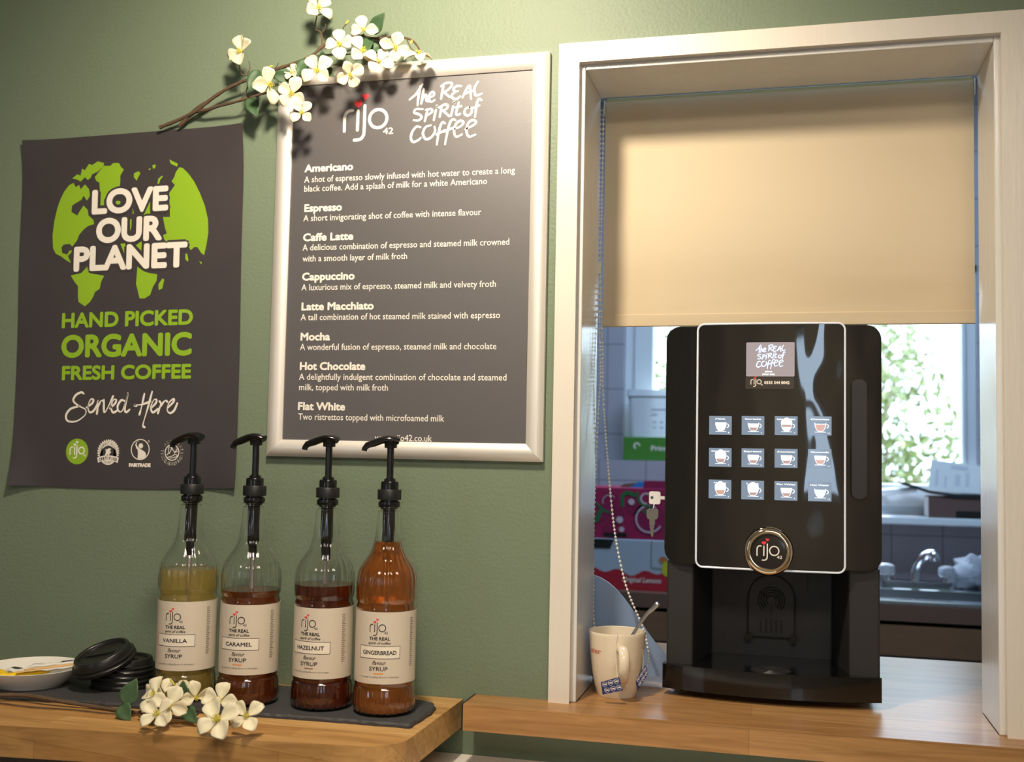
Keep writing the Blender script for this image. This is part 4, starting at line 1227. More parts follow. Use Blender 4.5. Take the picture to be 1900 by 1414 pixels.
q = 2 * (K + 1)
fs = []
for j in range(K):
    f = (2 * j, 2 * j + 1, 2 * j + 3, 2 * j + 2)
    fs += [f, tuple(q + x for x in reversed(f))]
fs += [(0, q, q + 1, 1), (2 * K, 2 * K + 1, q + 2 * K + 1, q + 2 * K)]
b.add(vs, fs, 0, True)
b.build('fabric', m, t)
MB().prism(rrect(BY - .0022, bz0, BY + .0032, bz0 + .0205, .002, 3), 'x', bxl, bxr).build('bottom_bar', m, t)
MB().tube([(bxl, BY + .018, bz1 - .006), (bxr, BY + .018, bz1 - .006)], .017, 24).build('roller_tube', M['blind'], t)
b = MB()
for x in (bxl - .0012, bxr + .0012):
    b.box((x - .001, BY - .004, bz1 - .022), (x + .001, BY + .04, bz1 + .002))
b.build('bracket', M['bead'], t)
sA = smooth(((.2492,.138,1.8322),(.2496,.136,1.6495),(.2506,.134,1.5431),(.2552,.132,1.4378),(.2571,.13,1.3855),(.2544,.13,1.3336),(.252,.134,1.2733),(.2496,.138,1.213),(.2479,.14,1.127),(.249,.14,1.0588),(.2531,.138,.9829),(.2818,.13,.9315),(.3205,.128,.9179),(.3355,.122,.9259)), 24)
sB = smooth(((.2556,.132,1.8299),(.2549,.131,1.6482),(.2548,.13,1.5424),(.2604,.127,1.4373),(.2613,.126,1.3852),(.265,.125,1.3249),(.2715,.123,1.2565),(.2786,.122,1.1887),(.2855,.121,1.1383),(.2939,.12,1.0967),(.3037,.12,1.0595),(.3142,.12,1.0325),(.3264,.12,1.0066),(.3342,.12,.9864),(.3395,.12,.9619),(.3405,.12,.9455),(.3355,.122,.9259)), 24)
b = MB()
for P in (sA, sB):
    d = 0
    b.tube(P[::3], .00055, 5)
    last = P[0]
    for p in P:
        if (p - last).length >= .0053:
            b.ball(p, .0021, 6); last = p
ch = b.build('bead_chain', M['bead'], t)
q = Vector((.2519,.13,1.5626))
MB().prism(rrect(q.x - .0035, q.z - .010, q.x + .0035, q.z + .010, .002, 3), 'y', .127, .136).build('chain_connector', M['bead'], ch)

# ------------------------------------------------------------------ mug, spoon, tea tags
mc = Vector((.2995, .068, .9010))
RB = [(0, .0035), (.0255, .0035), (.0265, 0), (.0288, 0), (.0300, .003), (.0338, .016), (.0368, .032), (.0395, .052), (.0415, .072), (.0428, .090), (.0431, .0945), (.0426, .0958), (.0417, .0950), (.0398, .072), (.0375, .050), (.0345, .030), (.0300, .012), (0, .008)]
t = thing('mug', 'cream mug holding a spoon and two tea bags, by the left jamb of the hatch', 'mug', mc)
MB().lathe(RB, 72, c=mc, caps=False).build('mug_body', M['mug'], t)
fa = math.atan2(CAM.y - mc.y, CAM.x - mc.x)
ha = fa + radians(9)
hd = Vector((cos(ha), sin(ha), 0))
hp = smooth([mc + hd * r + Vector((0, 0, z)) for r, z in ((.0395, .072), (.050, .0765), (.062, .073), (.0675, .060), (.064, .044), (.053, .031), (.0355, .023))], 6)
MB().tube(hp, .0078, 14, flat=.62).build('handle', M['mug'], t)
b = MB()
def mug_r(z):
    for (r0, z0), (r1, z1) in zip(RB[3:12], RB[4:13]):
        if z0 <= z <= z1:
            return r0 + (r1 - r0) * (z - z0) / (z1 - z0)
    return .043
def GT(s, v):
    a = fa + radians(-35) + s / .040
    r = mug_r(v) + .00015
    return Vector((mc.x + r * cos(a), mc.y + r * sin(a), mc.z + v))
put_text(b, 'ster', -.0235, .0645, .0235, .0085, GT, .0003)
b.build('lettering', pm('faded_red_print', srgb(205, 120, 100), .4), t)
b = MB().lathe([(0, .0500), (.0374, .0505)], 40, c=mc)
b = MB()
sp0, sp1, sp2 = Vector((.3157,.074,.9787)), Vector((.3392,.078,1.0174)), Vector((.3597,.082,1.039))
low = mc + Vector((-.006, .002, .0105))
path = smooth([low, low.lerp(sp0, .5), sp0, sp1, sp1.lerp(sp2, .55), sp2], 6)
n = len(path)
b.tube(path, [.0060 if i < 5 else (.0019 + .0026 * (i / (n - 1)) ** 2) for i in range(n - 1)] + [.002], 10, flat=.45)
tag(b.build('teaspoon', M['steel'], loc=low), 'steel teaspoon standing in the cream mug', 'spoon')
def tea_tag(px, label, seed, st):
    q = [Vector(p) for p in px]
    t = thing('tea_tag', label, 'tea tag', tuple(sum(q, Vector((0, 0, 0))) / 4), 'navy tea bag tags on the mug')
    u, v = q[1] - q[0], q[3] - q[0]
    nrm = u.cross(v).normalized()
    if nrm.y > 0:
        nrm = -nrm
    b = MB()
    G = 6
    P = lambda a, c, o=0: (q[0].lerp(q[1], a)).lerp(q[3].lerp(q[2], a), c) + nrm * (o + .0006 * sin(3 * a + seed))
    vs = [P(i / G, j / G) for j in range(G + 1) for i in range(G + 1)]
    vs += [p - nrm * .0005 for p in vs]
    k = G + 1
    fs = []
    for j in range(G):
        for i in range(G):
            f = (j * k + i, j * k + i + 1, (j + 1) * k + i + 1, (j + 1) * k + i)
            fs += [f, tuple(x + k * k for x in reversed(f))]
    b.add(vs, fs, 0, True)
    for r_ in range(2):
        for c_ in range(3):
            ca, cc = .2 + .31 * c_ + .06 * r_, .27 + .48 * r_
            if ca > .95:
                continue
            T = lambda x, y: P(min(.99, max(.01, ca + x)), min(.99, max(.01, cc - y)), .0003)
            sh = [(-.12, .14), (-.06, .18), (.06, .18), (.12, .14), (.11, -.05), (.0, -.2), (-.11, -.05), (-.12, .14)]
            ribbon(b, sh, .022, T, 1, caps=False)
            put_text(b, 'Tetley', -.085, -.03, .17, .13, T, .006, 1, 0, 2)
    card = b.build('card', [M['navy'], M['ink']], t)
    MB().tube(smooth([Vector(p) for p in st], 5), .00035, 5).build('string', M['string'], t)
tea_tag(((.2868,-.002,.9321),(.3134,-.004,.942),(.3196,-.004,.9233),(.2898,-.002,.9146)), 'navy tea tag with little white shields hanging at the front of the mug', 0,
        ((.3121,-.006,.9408),(.3082,.008,.9517),(.3039,.0235,.976),(.3067,.0238,.9988),(.3071,.026,1.0024),(.3056,.031,.9992)))
tea_tag(((.33,.052,.9284),(.3438,.062,.9489),(.3479,.062,.9365),(.3334,.052,.9129)), 'navy tea tag turned edge-on hanging at the right side of the mug', 1,
        ((.3406,.056,.9426),(.3403,.056,.9648),(.3367,.062,.9931),(.3353,.066,.9988),(.3335,.068,.996)))

# pale blue board behind the mug
b = MB()
q = ((.2067,.172,1.0602),(.245,.172,1.0629),(.2645,.172,1.056),(.2823,.172,1.0431),(.3001,.172,1.0234),(.3195,.172,.9971),(.3371,.172,.9717),(.3562,.172,.9483),(.3743,.172,.93),(.3762,.172,.9175),(.3661,.172,.9076),(.2095,.172,.8957))
b.prism([(p[0], p[1]) for p in smooth([(p[0], p[2], 0) for p in q[:9]], 4)] + [(p[0], p[2]) for p in q[9:]], 'y', .169, .173)
lowz = min(v.z for v in b.v)
for v in b.v:
    v.y -= (v.z - lowz) * .10
    v.z += .9010 - lowz
tag(b.build('chopping_board', M['mat'], loc=(.3, .17, .901)), 'thin pale blue curved board standing behind the mug', 'board')

# ------------------------------------------------------------------ coffee machine
mx0, mx1, mxc = .3672, .6812, .5242
t = thing('coffee_machine', 'black bean-to-cup coffee machine standing on the hatch worktop', 'coffee machine', (mxc, .3, .9008))
def bow(x, d=.014):
    return d * max(0, 1 - ((x - mxc) / .157) ** 2)
yF = lambda x: .0935 - bow(x)
def curved_panel(b, x0, x1, z0, z1, r, yf, yb, mi=0, n=36):
    xs = [x0 + r * (1 - cos(pi / 2 * k / 6)) for k in range(6)] + [x0 + r + (x1 - x0 - 2 * r) * k / n for k in range(n + 1)] + [x1 - r * (1 - cos(pi / 2 * k / 6)) for k in range(5, -1, -1)]
    def ins(x):
        d = min(x - x0, x1 - x)
        return 0 if d >= r else r - sqrt(max(0, r * r - (r - d) ** 2))
    vs = []
    m = 14
    for x in xs:
        a, c = z0 + ins(x), z1 - ins(x)
        for j in range(m + 1):
            vs.append((x, yf(x), a + (c - a) * j / m))
    k = m + 1
    fs = [(i * k + j, (i + 1) * k + j, (i + 1) * k + j + 1, i * k + j + 1) for i in range(len(xs) - 1) for j in range(m)]
    b.add(vs, fs, mi, True)
    out = [(x, z0 + ins(x)) for x in xs] + [(x, z1 - ins(x)) for x in reversed(xs)]
    n2 = len(out)
    vs = [(x, yf(x), z) for x, z in out] + [(x, yb, z) for x, z in out]
    b.add(vs, [((i + 1) % n2, i, i + n2, (i + 1) % n2 + n2) for i in range(n2)], mi, False)
    tt = tessellate_polygon([[Vector((x, z, 0)) for x, z in out]])
    b.add([(x, yb, z) for x, z in out], [tuple(f) for f in tt], mi)
    return out
# glossy front with slow waves in the moulding
m, nt, bs = new_mat('piano_black_door')
bs.inputs['Base Color'].default_value = (.006, .006, .0065, 1)
bs.inputs['Roughness'].default_value = .03
bs.inputs['IOR'].default_value = 1.85
tcn = N(nt, 'ShaderNodeTexCoord'); nz = N(nt, 'ShaderNodeTexNoise', Scale=19, Detail=.4)
mp = N(nt, 'ShaderNodeMapping', Scale=(1.25, 1, .5)); nt.links.new(tcn.outputs['Object'], mp.inputs['Vector'])
nt.links.new(mp.outputs[0], nz.inputs['Vector'])
bp = N(nt, 'ShaderNodeBump', Strength=.7, Distance=.003); nt.links.new(nz.outputs[0], bp.inputs['Height']); nt.links.new(bp.outputs[0], bs.inputs['Normal'])
PIANO = m
body = MB()
zn0, zn1 = .9450, 1.1000
nxl, nxr = .4102, .6367
body.box((mx0 + .004, .112, zn1), (mx1 - .002, .52, 1.4575))
body.prism([(mx0 + .003, .100), (nxl, .100), (nxl + .02, .215), (nxr - .02, .215), (nxr, .100), (mx1 - .001, .100), (mx1 - .001, .52), (mx0 + .003, .52)], 'z', zn0, zn1 + .002)
body.box((mx0 + .008, .13, .914), (mx1 - .006, .515, zn0))
body.build('housing', M['matt_black'], t, bevel=.003)
b = MB(); curved_panel(b, mx0, mx1, 1.1005, 1.4605, .020, yF, .111)
door = b.build('door', PIANO, t)
ex0, ex1, ez0, ez1 = .4151, .6304, 1.0965, 1.4635
b = MB(); out = curved_panel(b, ex0, ex1, ez0, ez1, .010, lambda x: yF(x) - .0035, .108)
cover = b.build('front_cover', PIANO, t)
m, nt, bs = new_mat('lit_acrylic_edge')
bs.inputs['Base Color'].default_value = (.75, .8, .88, 1); bs.inputs['Roughness'].default_value = .15
bs.inputs['Emission Color'].default_value = (.72, .82, 1, 1); bs.inputs['Emission Strength'].default_value = .04
b = MB(); b.tube([(x, yF(x) - .0032, z) for x, z in out] + [(out[0][0], yF(out[0][0]) - .0032, out[0][1])], .0016, 8)
b.build('acrylic_edge', m, cover)
b = MB()
oo = [(x, z) for x, z in rrect(mx0, 1.1005, mx1, 1.4605, .020)]
b.tube([(x, yF(x) + .004, z) for x, z in oo + oo[:1]], .0016, 6)
b.build('door_seal', M['matt_black'], door)
b = MB()
hx0, hx1, hz0, hz1 = .6397, .661, 1.2047, 1.3801
q = rrect(hx0, hz0, hx1, hz1, .0095, 6)
b.prism(q, 'y', yF(hx0) - .004, yF(hx0) + .006)
b.build('grip_strip', M['matt_black'], door, bevel=.0015)
# display and phone strip
def FT(off):
    def T(x, z):
        return Vector((x, yF(x) - .0036 - off, z))
    return T
def gridpoly(b, x0, x1, z0, z1, T, mi, r=.0015, n=6):
    for k in range(n):
        a, c = x0 + (x1 - x0) * k / n, x0 + (x1 - x0) * (k + 1) / n
        if k == 0:
            q = rrect(x0, z0, x1, z1, r, 3)[8:] + [(c, z0), (c, z1)]
            q = [(c, z0), (c, z1)] + [p for p in rrect(x0, z0, x1, z1, r, 3)[8:]]
        elif k == n - 1:
            q = [(a, z1), (a, z0)] + rrect(x0, z0, x1, z1, r, 3)[:8]
        else:
            q = [(a, z0), (c, z0), (c, z1), (a, z1)]
        area2d(b, q, T, mi)
lcd = emis('display_glow', srgb(150, 136, 134), .75)
lcd_t = emis('display_lettering', srgb(185, 205, 255), 1.1)
lcd_w = emis('display_white', (.95, .97, 1), .85)
b = MB()
sx0, sx1, sz0, sz1 = .4878, .5583, 1.3836, 1.4348
gridpoly(b, sx0, sx1, sz0, sz1, FT(.0002), 0)
put_spirit(b, sx0 + .014, sz0 + .0295, .043, FT(.0006), 1, stroke=28, hx=1.0)
put_text(b, 'place', sx0 + .0275, sz0 + .0062, .011, .0025, FT(.0006), .0003, 2, 0, 2)
put_text(b, 'your cup', sx0 + .0235, sz0 + .0022, .0185, .0025, FT(.0006), .0003, 2, 0, 2)
b.build('display', [lcd, lcd_t, lcd_w], cover)
b = MB()
stz = 1.365
gridpoly(b, sx0 - .0008, sx1 - .0008, stz, sz0 - .0006, FT(.0002), 0, .0008)
put_logo(b, sx0 + .0066, stz + .0068, .0073, FT(.0006), 1, 2, digits=True, stroke=.16)
put_text(b, '0333 344 8042', sx0 + .0265, stz + .0070, .037, .0046, FT(.0006), .0003, 1, 0, 2)
b.build('phone_strip', [pm('strip_card', srgb(58, 50, 44), .35), M['cream_ink'], M['red_ink']], cover)
# twelve drink buttons on the touch screen
tile_m = emis('button_tile', srgb(112, 126, 142), .75)
ic_w, ic_b, ic_c, ic_h = emis('icon_white', (.93, .94, .95), .8), emis('icon_coffee', srgb(176, 146, 140), .7), emis('icon_chocolate', srgb(196, 150, 132), .7), emis('icon_water', srgb(200, 226, 232), .8)
DR = [['Milk', 'Cortado', 'Latte Macchiato', 'Chocolate'], ['Cappuccino', 'Espresso', 'Americano', 'Chocomilk'], ['Mocha', 'Latte', 'Flat White', 'Hot Water']]
CX = (.4334,.4817,.5299,.578)
CW = (.467,.5148,.5629,.6113)
RZ = ((1.2956,1.2473,1.1996),(1.2967,1.2482,1.1999))
RH = .0281
for r_ in range(3):
    for c_ in range(4):
        x0, x1 = CX[c_], CW[c_]
        z0 = RZ[0][r_] + (RZ[1][r_] - RZ[0][r_]) * c_ / 3
        w = x1 - x0
        b = MB()
        gridpoly(b, x0, x1, z0, z0 + RH, FT(.0002), 0, .0004)
        nm = DR[r_][c_]
        tw = min(.8, .095 * len(nm) + .06) * w
        ucx = x0 + w * .52
        put_text(b, nm, x0 + w * .5 - tw / 2, z0 + RH * .80, tw, RH * .085, FT(.0006), .00012, 1, 0, 2)
        A = FT(.0004); B2 = FT(.0006)
        cw, chh = w * .25, RH * .46
        zb = z0 + RH * .2
        cup = [(-1, 1), (-.95, .6), (-.7, .2), (-.4, 0), (.4, 0), (.7, .2), (.95, .6), (1, 1)]
        froth = nm in ('Cappuccino', 'Mocha', 'Latte', 'Latte Macchiato')
        area2d(b, [(ucx + x * cw, zb + z * chh) for x, z in cup], A, 1)
        lv = {'Milk': 0, 'Cortado': .42, 'Latte Macchiato': 0, 'Chocolate': .8, 'Cappuccino': .5, 'Espresso': .38, 'Americano': .38, 'Chocomilk': .52, 'Mocha': .55, 'Latte': .38, 'Flat White': .4, 'Hot Water': .85}[nm]
        mi = {'Chocolate': 3, 'Chocomilk': 3, 'Mocha': 3, 'Hot Water': 4}.get(nm, 2)
        def hw_(z):
            pts = [(0, .4), (.2, .7), (.6, .95), (1, 1)]
            for (a, p), (c, q_) in zip(pts, pts[1:]):
                if z <= c:
                    return p + (q_ - p) * (z - a) / (c - a)
            return 1
        if lv:
            lo = .06
            zz = [lo + (lv - lo) * k / 5 for k in range(6)]
            area2d(b, [(ucx - (hw_(z) - .1) * cw, zb + z * chh) for z in zz] + [(ucx + (hw_(z) - .1) * cw, zb + z * chh) for z in reversed(zz)], B2, mi)
        if nm == 'Latte Macchiato':
            area2d(b, [(ucx - .85 * cw, zb + .5 * chh), (ucx + .85 * cw, zb + .5 * chh), (ucx + .9 * cw, zb + .75 * chh), (ucx - .9 * cw, zb + .75 * chh)], B2, 2)
        if nm in ('Cortado', 'Chocolate', 'Hot Water'):
            area2d(b, [(ucx - .88 * cw, zb + .88 * chh), (ucx + .88 * cw, zb + .88 * chh), (ucx + .92 * cw, zb + 1.02 * chh), (ucx - .92 * cw, zb + 1.02 * chh)], B2, 0)
        if froth:
            for px_, pz_, rr in ((-.5, 1.05, .5), (.5, 1.05, .48), (0, 1.2, .6)):
                disc(b, ucx + px_ * cw, zb + pz_ * chh, rr * cw, A, 1, 16)
        ring(b, ucx + 1.05 * cw, zb + .62 * chh, .26 * cw, .40 * cw, A, 1, 14, -90, 90)
        area2d(b, [(ucx - .95 * cw, zb - .09 * chh), (ucx + .95 * cw, zb - .09 * chh), (ucx + .95 * cw, zb - .03 * chh), (ucx - .95 * cw, zb - .03 * chh)], A, 1)
        put_text(b, str(c_ * 3 + r_ + 1), x0 + w * .84, z0 + RH * .08, w * .05 * len(str(c_ * 3 + r_ + 1)), RH * .07, A, 0, 1, 0, 2)
        b.build('drink_button', [tile_m, ic_w, ic_b, ic_c, ic_h], cover)
# round badge
bc = Vector((.5218,.075,1.1242))
by_ = yF(bc.x) - .004
My = Matrix.Translation((bc.x, by_, bc.z)) @ Matrix.Rotation(radians(90), 4, 'X')
gold = pm('warm_chrome', srgb(222, 204, 180), .07, 1, var=.02)
MB().lathe([(.0355, -.012), (.0360, .001), (.0352, .005), (.033, .0082), (.029, .0098), (.0262, .0092), (.0252, .0072), (.0252, .0055)], 64, M4=My, caps=False).build('badge_ring', gold, cover)
b = MB().lathe([(.0255, .0062), (.0180, .0069), (0, .0072)], 48, M4=My, caps=False)
BTt = lambda x, z: Vector((bc.x + x, by_ - .0076, bc.z + z))
put_logo(b, -.0175, -.0060, .0150, BTt, 1, 2, stroke=.12)
b.build('badge_face', [pm('badge_black', srgb(40, 36, 36), .12), M['cream_ink'], M['red_ink']], cover)
# niche: back flap
fx, fy_ = .524, .2148
b = MB()
hw2 = .0358
fz0, fzc = .9787, 1.0395
arch = [(fx - hw2, fz0), (fx + hw2, fz0)] + [(fx + hw2 * cos(pi * k / 16), fzc + hw2 * sin(pi * k / 16)) for k in range(17)]
b.prism(arch, 'y', fy_ - .006, fy_ + .001)
FTn = lambda x, z: Vector((x, fy_ - .0066, z))
def slot(pts, w, y=.0075):
    b.tube([(p[0], fy_ - y + .001, p[1]) for p in pts], w, 6)
slot(arch + arch[:1], .0014)
for rr in (.0075, .0125, .0165, .0205):
    slot([(fx + rr * cos(radians(a)), fzc - .004 + rr * sin(radians(a))) for a in range(-50, 231, 10)], .0010)
for a in (-90, 35, 145):
    slot([(fx + .0075 * cos(radians(a)), fzc - .004 + .0075 * sin(radians(a))), (fx + .0225 * cos(radians(a)), fzc - .004 + .0225 * sin(radians(a)))], .0011)
for k in range(5):
    x = fx - .016 + .008 * k
    slot([(x, fz0 + .006), (x, fz0 + .027)], .0013)
flap = b.build('grille_flap', M['matt_black'], t)
for s_ in (-1, 1):
    MB().tube([(fx + s_ * (hw2 - .001), fy_ - .002, fz0 - .001), (fx + s_ * (hw2 - .001), fy_ - .014, fz0 - .001)], .0062, 14).build('hinge_knob', M['black_plastic'], flap)
b = MB(); b.prism(rrect(.4791, 1.0478, .5785, zn1, .003, 3), 'y', .209, .2152)
b.build('spout_cover', M['matt_black'], t, bevel=.001)
# drip tray
b = MB()
fr = [(mx0 - .002 + (mx1 - mx0 + .003) * k / 20, .0925 - .026 * (1 - (2 * k / 20 - 1) ** 2)) for k in range(21)]
b.prism(fr + [(mx1 + .001, .11), (nxr + .001, .112), (nxr - .019, .2145), (nxl + .019, .2145), (nxl - .001, .112), (mx0 - .002, .11)], 'z', .9115, .9475)
b.build('drip_tray', pm('tray_black', srgb(15, 15, 16), .12, coat=.3), t, bevel=.002)
gc = Vector((.5254,.0916,.9478))
b = MB()
TG = lambda x, y: Vector((x, y, .94785))
b.lathe([(0, 0), (.029, 0), (.029, .0006), (0, .0006)], 36, c=(gc.x, gc.y, .9474), caps=False)
for rr in (.007, .012, .017, .022, .027):
    for s_ in (0, 120, 240):
        b.tube([(gc.x + rr * cos(radians(a + s_)), gc.y + rr * sin(radians(a + s_)), .9481) for a in range(10, 111, 10)], .0009, 5)
b.build('tray_grille', M['matt_black'], t)
for x in (mx0 + .03, mx1 - .03):
    for y in (.14, .48):
        MB().lathe([(.012, 0), (.012, .010), (.010, .0145)], 20, c=(x, y, .9008)).build('foot', M['black_plastic'], t)
lamp('dispense_light', 'SPOT', (fx, .13, 1.092), (.75, .86, 1), .05, (fx, .125, .95), shadow_soft_size=.004, spot_size=radians(50), spot_blend=.8)

# ------------------------------------------------------------------ keys in the machine's side lock
ky = .125
k0 = Vector((.3488,.125,1.1958))
b = MB()
q = rrect(.3382, 1.1861, .3559, 1.2059, .003, 4)
b.prism(q, 'y', ky - .0014, ky + .0014)
b.box((q[0][0] - .001, ky - .001, k0.z - .002), (mx0 + .012, ky + .001, k0.z + .003))
hx_, hz_ = .3428, 1.1964
b.tube([(hx_, ky - .0018, hz_), (hx_, ky + .0018, hz_)], .0023, 12, 1)
tag(b.build('lock_key', [pm('white_key_plastic', srgb(225, 222, 218), .35), pm('key_hole_green', srgb(40, 90, 70), .5)], loc=k0), 'white-headed key standing in the side lock of the coffee machine', 'key')
b = MB()
r2 = Vector((.343,.125,1.1864))
t2 = thing('hanging_key', 'silver key hanging from the white-headed key by a wire ring', 'key', (r2.x, ky, r2.z))
kx, kz1, kz0 = .3436, 1.1788, 1.1344
P_ = lambda x, y: Y_(x, y)
b.prism([(kx - .0090, kz1 - .002), (kx - .0065, kz1), (kx + .0065, kz1), (kx + .0090, kz1 - .002), (kx + .0092, kz1 - .012), (kx + .0070, kz1 - .016), (kx + .0042, kz1 - .0165), (kx + .0042, kz1 - .0245), (kx + .0024, kz1 - .0255), (kx + .0028, kz1 - .029), (kx + .0016, kz1 - .031), (kx + .0027, kz1 - .034), (kx + .0014, kz1 - .036), (kx + .0024, kz1 - .039), (kx + .0005, kz0), (kx - .0015, kz0 + .002), (kx - .0028, kz0 + .006), (kx - .0028, kz1 - .0245), (kx - .0045, kz1 - .025), (kx - .0045, kz1 - .0165), (kx - .0072, kz1 - .016), (kx - .0092, kz1 - .012)], 'y', ky - .001, ky + .001)
b.build('key_blade', M['steel'], t2, bevel=.0004)
b = MB()
rr = (hz_ - kz1) / 2 + .0035
b.tube([(hx_ + .0035 * sin(a) , ky + .0035 * cos(a) , (hz_ + kz1) / 2 + rr * cos(a - .2)) for a in [2 * pi * k / 24 for k in range(25)]], .0006, 6)
b.build('wire_ring', M['steel'], t2)

# ------------------------------------------------------------------ kitchen beyond the hatch
CY = 1.30
t = thing('kitchen_base_units', 'brown kitchen worktop and units under the far window', 'kitchen unit', (.4, 1.6, 0))
brown = pm('brown_worktop', srgb(120, 88, 74), .4, var=.12, scale=30, stretch=(1, 6, 6))
b = MB()
for a0, a1 in (((-1.1, CY, .862), (.645, 1.945, .9)), ((1.375, CY, .862), (1.9, 1.945, .9)), ((.645, CY, .862), (1.375, 1.345, .9)), ((.645, 1.585, .862), (1.375, 1.945, .9))):
    b.box(a0, a1)
b.build('worktop', brown, t)
MB().box((-1.08, CY + .02, .1), (1.88, 1.94, .80)).build('carcass', pm('unit_carcass', srgb(150, 150, 156), .5), t)
for k in range(5):
    x = -1.07 + .59 * k
    MB().box((x, CY + .002, .775), (x + .585, CY + .02, .852)).build('drawer_front', pm('brown_drawer', srgb(136, 98, 70), .45, var=.15, scale=14, stretch=(1, 10, 10)), t, bevel=.003)
    MB().box((x, CY + .002, .11), (x + .585, CY + .02, .77)).build('door', pm('grey_unit_door', srgb(158, 162, 172), .45), t, bevel=.003)
# sink with taps
t = thing('kitchen_sink', 'stainless steel sink under the far window, right of the coffee machine', 'sink', (.95, 1.5, .9))
b = MB()
sx = (.58, 1.42); sy = (CY + .006, 1.78)
bx_ = (.66, 1.36); byy = (1.36, 1.57)
for a0, a1 in (((sx[0], sy[0], .9), (sx[1], byy[0], .912)), ((sx[0], byy[1], .9), (sx[1], sy[1], .912)), ((sx[0], byy[0], .9), (bx_[0], byy[1], .912)), ((bx_[1], byy[0], .9), (sx[1], byy[1], .912))):
    b.box(a0, a1)
b.build('rim', M['steel'], t, bevel=.004)
b = MB()
b.box((bx_[0], byy[0], .865), (bx_[1], byy[1], .868)).box((bx_[0] - .002, byy[0], .866), (bx_[0], byy[1], .905)).box((bx_[1], byy[0], .866), (bx_[1] + .002, byy[1], .905)).box((bx_[0], byy[0] - .002, .866), (bx_[1], byy[0], .905)).box((bx_[0], byy[1], .866), (bx_[1], byy[1] + .002, .905))
b.build('bowl', M['steel'], t)
t = thing('mixer_tap', 'chrome swan-neck mixer tap at the far sink', 'tap', (.887, 1.62, .912))
tp = ((.8864,1.62,.9074),(.8851,1.62,.9338),(.8898,1.61,.9689),(.903,1.59,.9962),(.9173,1.57,1.0088),(.9273,1.55,1.008),(.9299,1.55,.9938))
MB().tube(smooth([(tp[0][0], 1.62, .914)] + [tuple(p) for p in tp], 5), .0125, 14).build('spout', M['chrome'], t)
xa, xb = .8118, .9685
b = MB().prism(rrect(xa - .02, 1.60, xb + .02, 1.645, .02, 5), 'z', .912, .930); b.build('base_plate', M['chrome'], t, bevel=.003)
clr = glass_mat('clear_tap_head', (.9, .93, 1), .1, 1.45, .7)
for x in (xa, xb):
    k = MB().lathe([(.012, .928), (.010, .936), (.010, .944)], 20, c=(x, 1.622, 0)).build('tap_stem', M['chrome'], t)
    MB().lathe([(.018, .944), (.022, .950), (.021, .968), (.012, .974), (0, .975)], 24, c=(x, 1.622, 0), rf=lambda z, a: 1 + .05 * cos(6 * a)).build('tap_handle', clr, t)
# crumpled pale bag beside the tap
b = MB()
bc2 = Vector((1.0335,1.66,.957))
rnd = random.Random(11)
b.ball((0, 0, 0), 1, 16)
for v in b.v:
    w = 1 + .16 * sin(5 * v.x + 3 * v.z) * cos(4 * v.y + 2) + .1 * sin(11 * v.z + 6 * v.x)
    v.x, v.y, v.z = bc2.x + .055 * v.x * w + .02 * max(0, v.z), bc2.y + .05 * v.y * w, max(.9122, bc2.z + .048 * v.z * w)
tag(b.build('plastic_bag', pm('pale_bag', srgb(176, 178, 190), .45, var=.1, bump=.6, bscale=40), loc=(bc2.x, bc2.y, .912)), 'crumpled pale bag lying right of the far sink tap', 'bag')
# window sill things on the right
zs = WZ0 - .012
bx0, bx1 = .9487, 1.2487
bt = 1.1554
t = thing('storage_box', 'brown card box with a pale end standing on the far window sill', 'box', ((bx0 + bx1) / 2, 1.88, zs))
MB().box((bx0, 1.848, zs), (bx1, 1.945, bt)).build('box_body', pm('brown_card', srgb(104, 78, 72), .7), t, bevel=.002)
MB().box((bx0 - .003, 1.848, zs + .002), (bx0 - .0002, 1.945, bt - .001)).build('end_panel', pm('pale_card', srgb(212, 208, 210), .6), t)
b = MB().prism(rrect(bx0 + .075, zs, bx0 + .15, zs + .022, .006, 3), 'y', 1.8465, 1.8479); b.build('hand_hole', M['blacktrim'], t)
b = MB()
mg = [(.873,1.86,1.1848), (.9003,1.86,1.1695), (.9531,1.86,1.1631), (1.0203,1.86,1.1571), (1.0942,1.86,1.1545), (1.1818,1.86,1.1509)]
mz = [bt + .0065 + (.028 * max(0, (bx0 + .03 - p[0]) / .09)) for p in mg]
up = [(p[0], z + .003) for p, z in zip(mg, mz)]
dn = [(p[0], z - .006) for p, z in zip(mg, mz)]
for (xa_, za), (xb_, zb_), (xc_, zc), (xd, zd) in zip(up, up[1:], dn, dn[1:]):
    b.prism([(xc_, zc), (xd, zd), (xb_, zb_), (xa_, za)], 'y', 1.842, 1.94)
tag(b.build('magazine', pm('dark_magazine', srgb(48, 48, 56), .35), loc=(bx0 + .03, 1.88, bt)), 'dark magazine lying on the brown box, its left end curling over', 'magazine')
b = MB()
pq = ((.9531,1.9,1.1601),(1.1005,1.9,1.1501),(1.1058,1.93,1.2328),(.9662,1.93,1.249))
dz_ = bt + .0098 - min(p[2] for p in pq)
pq = [Vector((p[0], p[1], p[2] + max(0, dz_))) for p in pq]
b.add(pq + [p + Vector((0, .0006, 0)) for p in pq], [(0, 1, 2, 3), (7, 6, 5, 4), (0, 4, 5, 1), (1, 5, 6, 2), (2, 6, 7, 3), (3, 7, 4, 0)])
